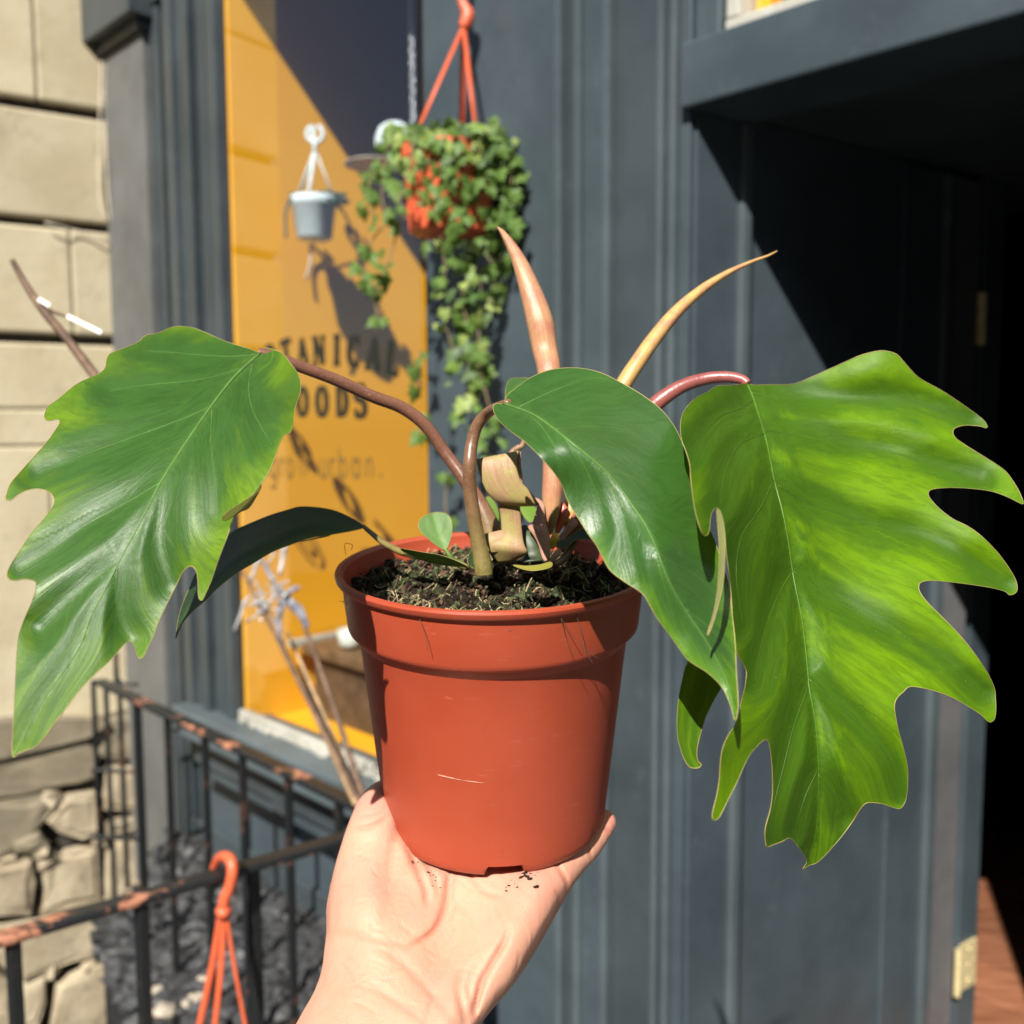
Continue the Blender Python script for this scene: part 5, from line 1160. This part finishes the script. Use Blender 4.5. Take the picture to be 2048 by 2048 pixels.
HN = thing('person', at(760, 2040, .37), 'bare left hand and forearm holding up the terracotta coloured pot, palm up', 'person')
cD = lambda *L: [(600 + x / 2.76, 1350 + y / 2.76) for x, y in L]
hand_outline = [(330, 2520), (440, 2330), (530, 2160), (600, 2028), (622, 1991), (640, 1944), (647, 1893), (651, 1857), (650, 1821), (656, 1785), (668, 1734), (690, 1705), (740, 1690), (800, 1650), (880, 1618), (960, 1612), (1040, 1625), (1110, 1660), (1150, 1715), (1148, 1765), (1122, 1817), (1100, 1857), (1071, 1908), (1035, 1962), (1006, 1998), (977, 2031), (930, 2095), (850, 2220), (740, 2420), (660, 2560)]
def palm_front(P):
    y = P[:, 1]
    low = .4150 - (y - 1740) * .000175
    up = .4150 + (1740 - y) * .00058
    d = np.where(y > 1740, low, up)
    return d
Vh, Th, Bh = fill(hand_outline, 14)
dB, _, _ = pl_dist(Vh, np.vstack([Bh, Bh[:1]]))
WR = 95.0
tt = np.clip(dB / WR, 0, 1); half = .0155 * np.sqrt(np.maximum(0, 1 - (1 - tt) ** 2))
half[dB < 1e-3] = 0
midd = palm_front(Vh) + .0145
hv = []; front = []; backi = []
for i, (p, h) in enumerate(zip(Vh, half)):
    front.append(len(hv)); hv.append(at(p[0], p[1], midd[i] - h))
    if h > 1e-6: backi.append(len(hv)); hv.append(at(p[0], p[1], midd[i] + h))
    else: backi.append(front[-1])
hm = MB(); hm.add(hv, [tuple(front[i] for i in t) for t in Th] + [tuple(backi[i] for i in reversed(t)) for t in Th])
def capsule(pts, n=14):
    P = [at(*q[:3]) for q in pts]; r = [q[3] for q in pts]
    q = catmull([(*p, rr_) for p, rr_ in zip(P, r)], 6)
    c = [Vector(v[:3]) for v in q]; rad = [v[3] for v in q]
    d0 = (c[0] - c[1]).normalized(); d1 = (c[-1] - c[-2]).normalized()
    pre = [(c[0] + d0 * rad[0] * math.sin(a), rad[0] * math.cos(a)) for a in (1.5, 1.1, .7, .35)]
    post = [(c[-1] + d1 * rad[-1] * math.sin(a), rad[-1] * math.cos(a)) for a in (.35, .7, 1.1, 1.5)]
    allp = pre + list(zip(c, rad)) + post
    hm.tube([a for a, b in allp], [b for a, b in allp], n)
# thumb, little finger and the three fingers behind the pot
capsule([(752, 1960, .397, .0150), (738, 1850, .410, .0175), (731, 1775, .419, .0152), (738, 1705, .427, .0130), (748, 1655, .432, .0115), (764, 1612, .446, .0106), (795, 1588, .466, .0095)])
capsule([(770, 1880, .412, .0150), (790, 1790, .421, .0140), (800, 1720, .431, .0125)])
capsule([(820, 1850, .421, .0140), (850, 1780, .428, .0135)])
capsule([(1020, 1850, .418, .0130), (1065, 1795, .418, .0105), (1110, 1750, .425, .0090), (1143, 1716, .434, .0080), (1172, 1688, .442, .0076), (1197, 1656, .450, .0068), (1206, 1645, .453, .0066)])
capsule([(880, 1690, .452, .0105), (845, 1640, .478, .0092), (850, 1595, .505, .0086), (870, 1540, .513, .0080), (880, 1500, .512, .0072)])
capsule([(960, 1680, .455, .0105), (955, 1640, .482, .0094), (958, 1592, .512, .0088), (962, 1530, .520, .0082), (965, 1480, .518, .0074)])
capsule([(1040, 1690, .450, .0100), (1060, 1650, .476, .0090), (1075, 1600, .502, .0084), (1072, 1545, .511, .0078), (1068, 1500, .511, .0070)])
hb = hm.build('hand_base', M_BLACK, None)
rm = hb.modifiers.new('r', 'REMESH'); rm.mode = 'VOXEL'; rm.voxel_size = .0011; rm.use_smooth_shade = True
smo = hb.modifiers.new('s', 'SMOOTH'); smo.factor = .5; smo.iterations = 26
bpy.context.view_layer.update()
dg = bpy.context.evaluated_depsgraph_get(); me = bpy.data.meshes.new_from_object(hb.evaluated_get(dg))
off = hb.location.copy(); bpy.data.objects.remove(hb)
nv = len(me.vertices); co = np.zeros(nv * 3); me.vertices.foreach_get('co', co); co = co.reshape(-1, 3) + np.array(off)
no = np.zeros(nv * 3); me.vertices.foreach_get('normal', no); no = no.reshape(-1, 3)
rel = co - np.array(CAM); dep = rel @ np.array(fwd)
PX = np.stack([1024 + F * (rel @ np.array(rgt)) / dep, 1024 - F * (rel @ np.array(upv)) / dep], 1)
vd = rel / np.linalg.norm(rel, axis=1)[:, None]
facing = np.clip(-(no * vd).sum(1) * 1.6, 0, 1)
disp = np.zeros(nv)
def gauss(cx, cy, sx, sy, amp, rot=0):
    dx, dy = PX[:, 0] - cx, PX[:, 1] - cy; c, s = math.cos(rot), math.sin(rot)
    u, v = dx * c + dy * s, -dx * s + dy * c; return amp * np.exp(-(u / sx) ** 2 - (v / sy) ** 2)
# mounds and hollows (metres towards the camera)
disp += gauss(755, 1850, 75, 120, .0065, -.15) + gauss(1040, 1850, 60, 110, .0055, .6) + gauss(800, 1690, 40, 50, .003) + gauss(905, 1835, 45, 120, -.0050, .1) + gauss(1075, 1770, 50, 40, .0030)
disp += gauss(690, 2010, 60, 60, .001) + gauss(895, 2040, 20, 70, .0015, .25) + gauss(860, 2030, 9, 60, -.0012, .25) + gauss(935, 2040, 9, 70, -.0010, .3)
crease = np.zeros(nv)
def cr(pts, wpx, amp, col=1.0):
    global crease, disp
    L = np.array(catmull(cD(*pts), 6)); d, a, _ = pl_dist(PX, L); T_ = np.hypot(*np.diff(L, axis=0).T).sum()
    env = np.clip(np.minimum(a, T_ - a) / (T_ * .22), 0, 1) ** .7
    g_ = np.exp(-(d / wpx) ** 2) * env;  disp -= amp * 1.5 * g_; disp += amp * .10 * np.exp(-((d - wpx * 2.2) / (wpx * 1.6)) ** 2) * env; crease = np.maximum(crease, g_ * col)
cr([(830, 1040), (815, 1160), (795, 1300), (730, 1420), (600, 1500)], 6, .0016)
cr([(540, 870), (600, 960), (650, 1080), (690, 1180), (705, 1290)], 6, .0012, .8)
cr([(610, 900), (680, 1010), (740, 1120), (770, 1230)], 4.5, .0008, .7)
cr([(700, 940), (760, 1030), (800, 1110)], 4, .0006, .6)
cr([(870, 1050), (850, 1140), (835, 1260)], 4, .0007, .5)
cr([(920, 1060), (960, 1140), (1020, 1200), (1130, 1230)], 5, .0007, .4)
cr([(1150, 1380), (1130, 1470), (1060, 1590), (1010, 1700), (965, 1850), (950, 1930)], 7, .0013, .9)
cr([(1400, 1025), (1440, 1080), (1475, 1150), (1482, 1230)], 5, .0010, .8)
cr([(1410, 1180), (1435, 1250), (1430, 1320)], 5, .0006, .5)
cr([(1585, 940), (1600, 985), (1625, 1030)], 3.5, .0007, .7)
cr([(1665, 830), (1700, 860), (1745, 880)], 3.5, .0005, .6)
cr([(380, 1500), (500, 1540), (600, 1620), (700, 1730), (800, 1850), (860, 1930)], 9, .0005, .35)
cr([(890, 1600), (870, 1720), (900, 1850), (905, 1930)], 7, .0009, .5)
cr([(960, 1580), (930, 1700), (935, 1800)], 5, .0007, .4)
cr([(1010, 1640), (985, 1760), (970, 1880)], 4, .0007, .4)
cr([(380, 1700), (500, 1780), (620, 1860), (690, 1930)], 9, .0005, .3)
cr([(270, 850), (380, 840), (470, 800), (500, 790)], 5, .0008, .5)
cr([(300, 780), (400, 770), (480, 740)], 4, .0004, .3)
cr([(150, 1420), (330, 1440), (520, 1480), (650, 1520)], 8, .0004, .3)
for k in range(70):
    x0, y0 = rnd.uniform(230, 1250), rnd.uniform(900, 1850)
    an = rnd.gauss(1.15 if x0 > 700 else .75, .45); ln = rnd.uniform(50, 190); cv = rnd.gauss(0, .25)
    cr([(x0 + math.cos(an + cv * q) * ln * q, y0 + math.sin(an + cv * q) * ln * q) for q in (0, .5, 1)], rnd.uniform(1.8, 3.2), rnd.uniform(.00012, .00035), rnd.uniform(.12, .35))
for k in range(46):     # fine parallel lines crossing the thumb root and wrist
    x0, y0 = rnd.uniform(190, 560), rnd.uniform(860, 1300) if k < 28 else rnd.uniform(1500, 1900)
    an = rnd.gauss(-.25 if k < 28 else .35, .15); ln = rnd.uniform(40, 120)
    cr([(x0 + math.cos(an) * ln * q, y0 + math.sin(an) * ln * q + 6 * math.sin(3 * q)) for q in (0, .5, 1)], rnd.uniform(1.8, 2.6), rnd.uniform(.0001, .00025), .15)
red = np.clip(gauss(730, 1760, 70, 60, .30) + gauss(1080, 1760, 80, 60, .30) + gauss(1220, 1640, 40, 40, .65) + gauss(745, 1610, 60, 45, .55) + gauss(880, 1990, 50, 60, .22) + gauss(840, 1800, 50, 60, .25) + gauss(920, 1745, 60, 18, .4), 0, .65) * 1.25
co2 = co - vd * (disp * facing)[:, None]
loc = np.array(HN.location); me.vertices.foreach_set('co', (co2 - loc).ravel())
for nm, arr in (('crease', crease * facing), ('red', red)):
    a = me.attributes.new(nm, 'FLOAT', 'POINT'); a.data.foreach_set('value', arr.astype(np.float32))
me.materials.clear(); me.materials.append(skin_mat()); me.polygons.foreach_set('use_smooth', [True] * len(me.polygons)); me.update()
ho = bpy.data.objects.new('body', me); C.objects.link(ho); ho.parent = HN
# soil specks stuck to the palm, found on the front surface
fr_i = np.where(facing > .5)[0]
m = MB()
for cx, cy, sx, sy, n in ((833, 1690, 10, 22, 34), (868, 1750, 16, 16, 18), (1055, 1755, 14, 10, 18), (1018, 1768, 8, 8, 6)):
    for k in range(n):
        p = np.array([rnd.gauss(cx, sx), rnd.gauss(cy, sy)]); i = fr_i[np.argmin(((PX[fr_i] - p) ** 2).sum(1))]
        m.blob(Vector(co2[i]), abs(rnd.gauss(.0001, .00026)) + .00010, sq=(1.4, 1, .7), jit=.6)
tag(m.build('soil_specks', M_SOIL, HN), kind='stuff')
print('ivy leaves', nleaf, 'hand verts', nv)
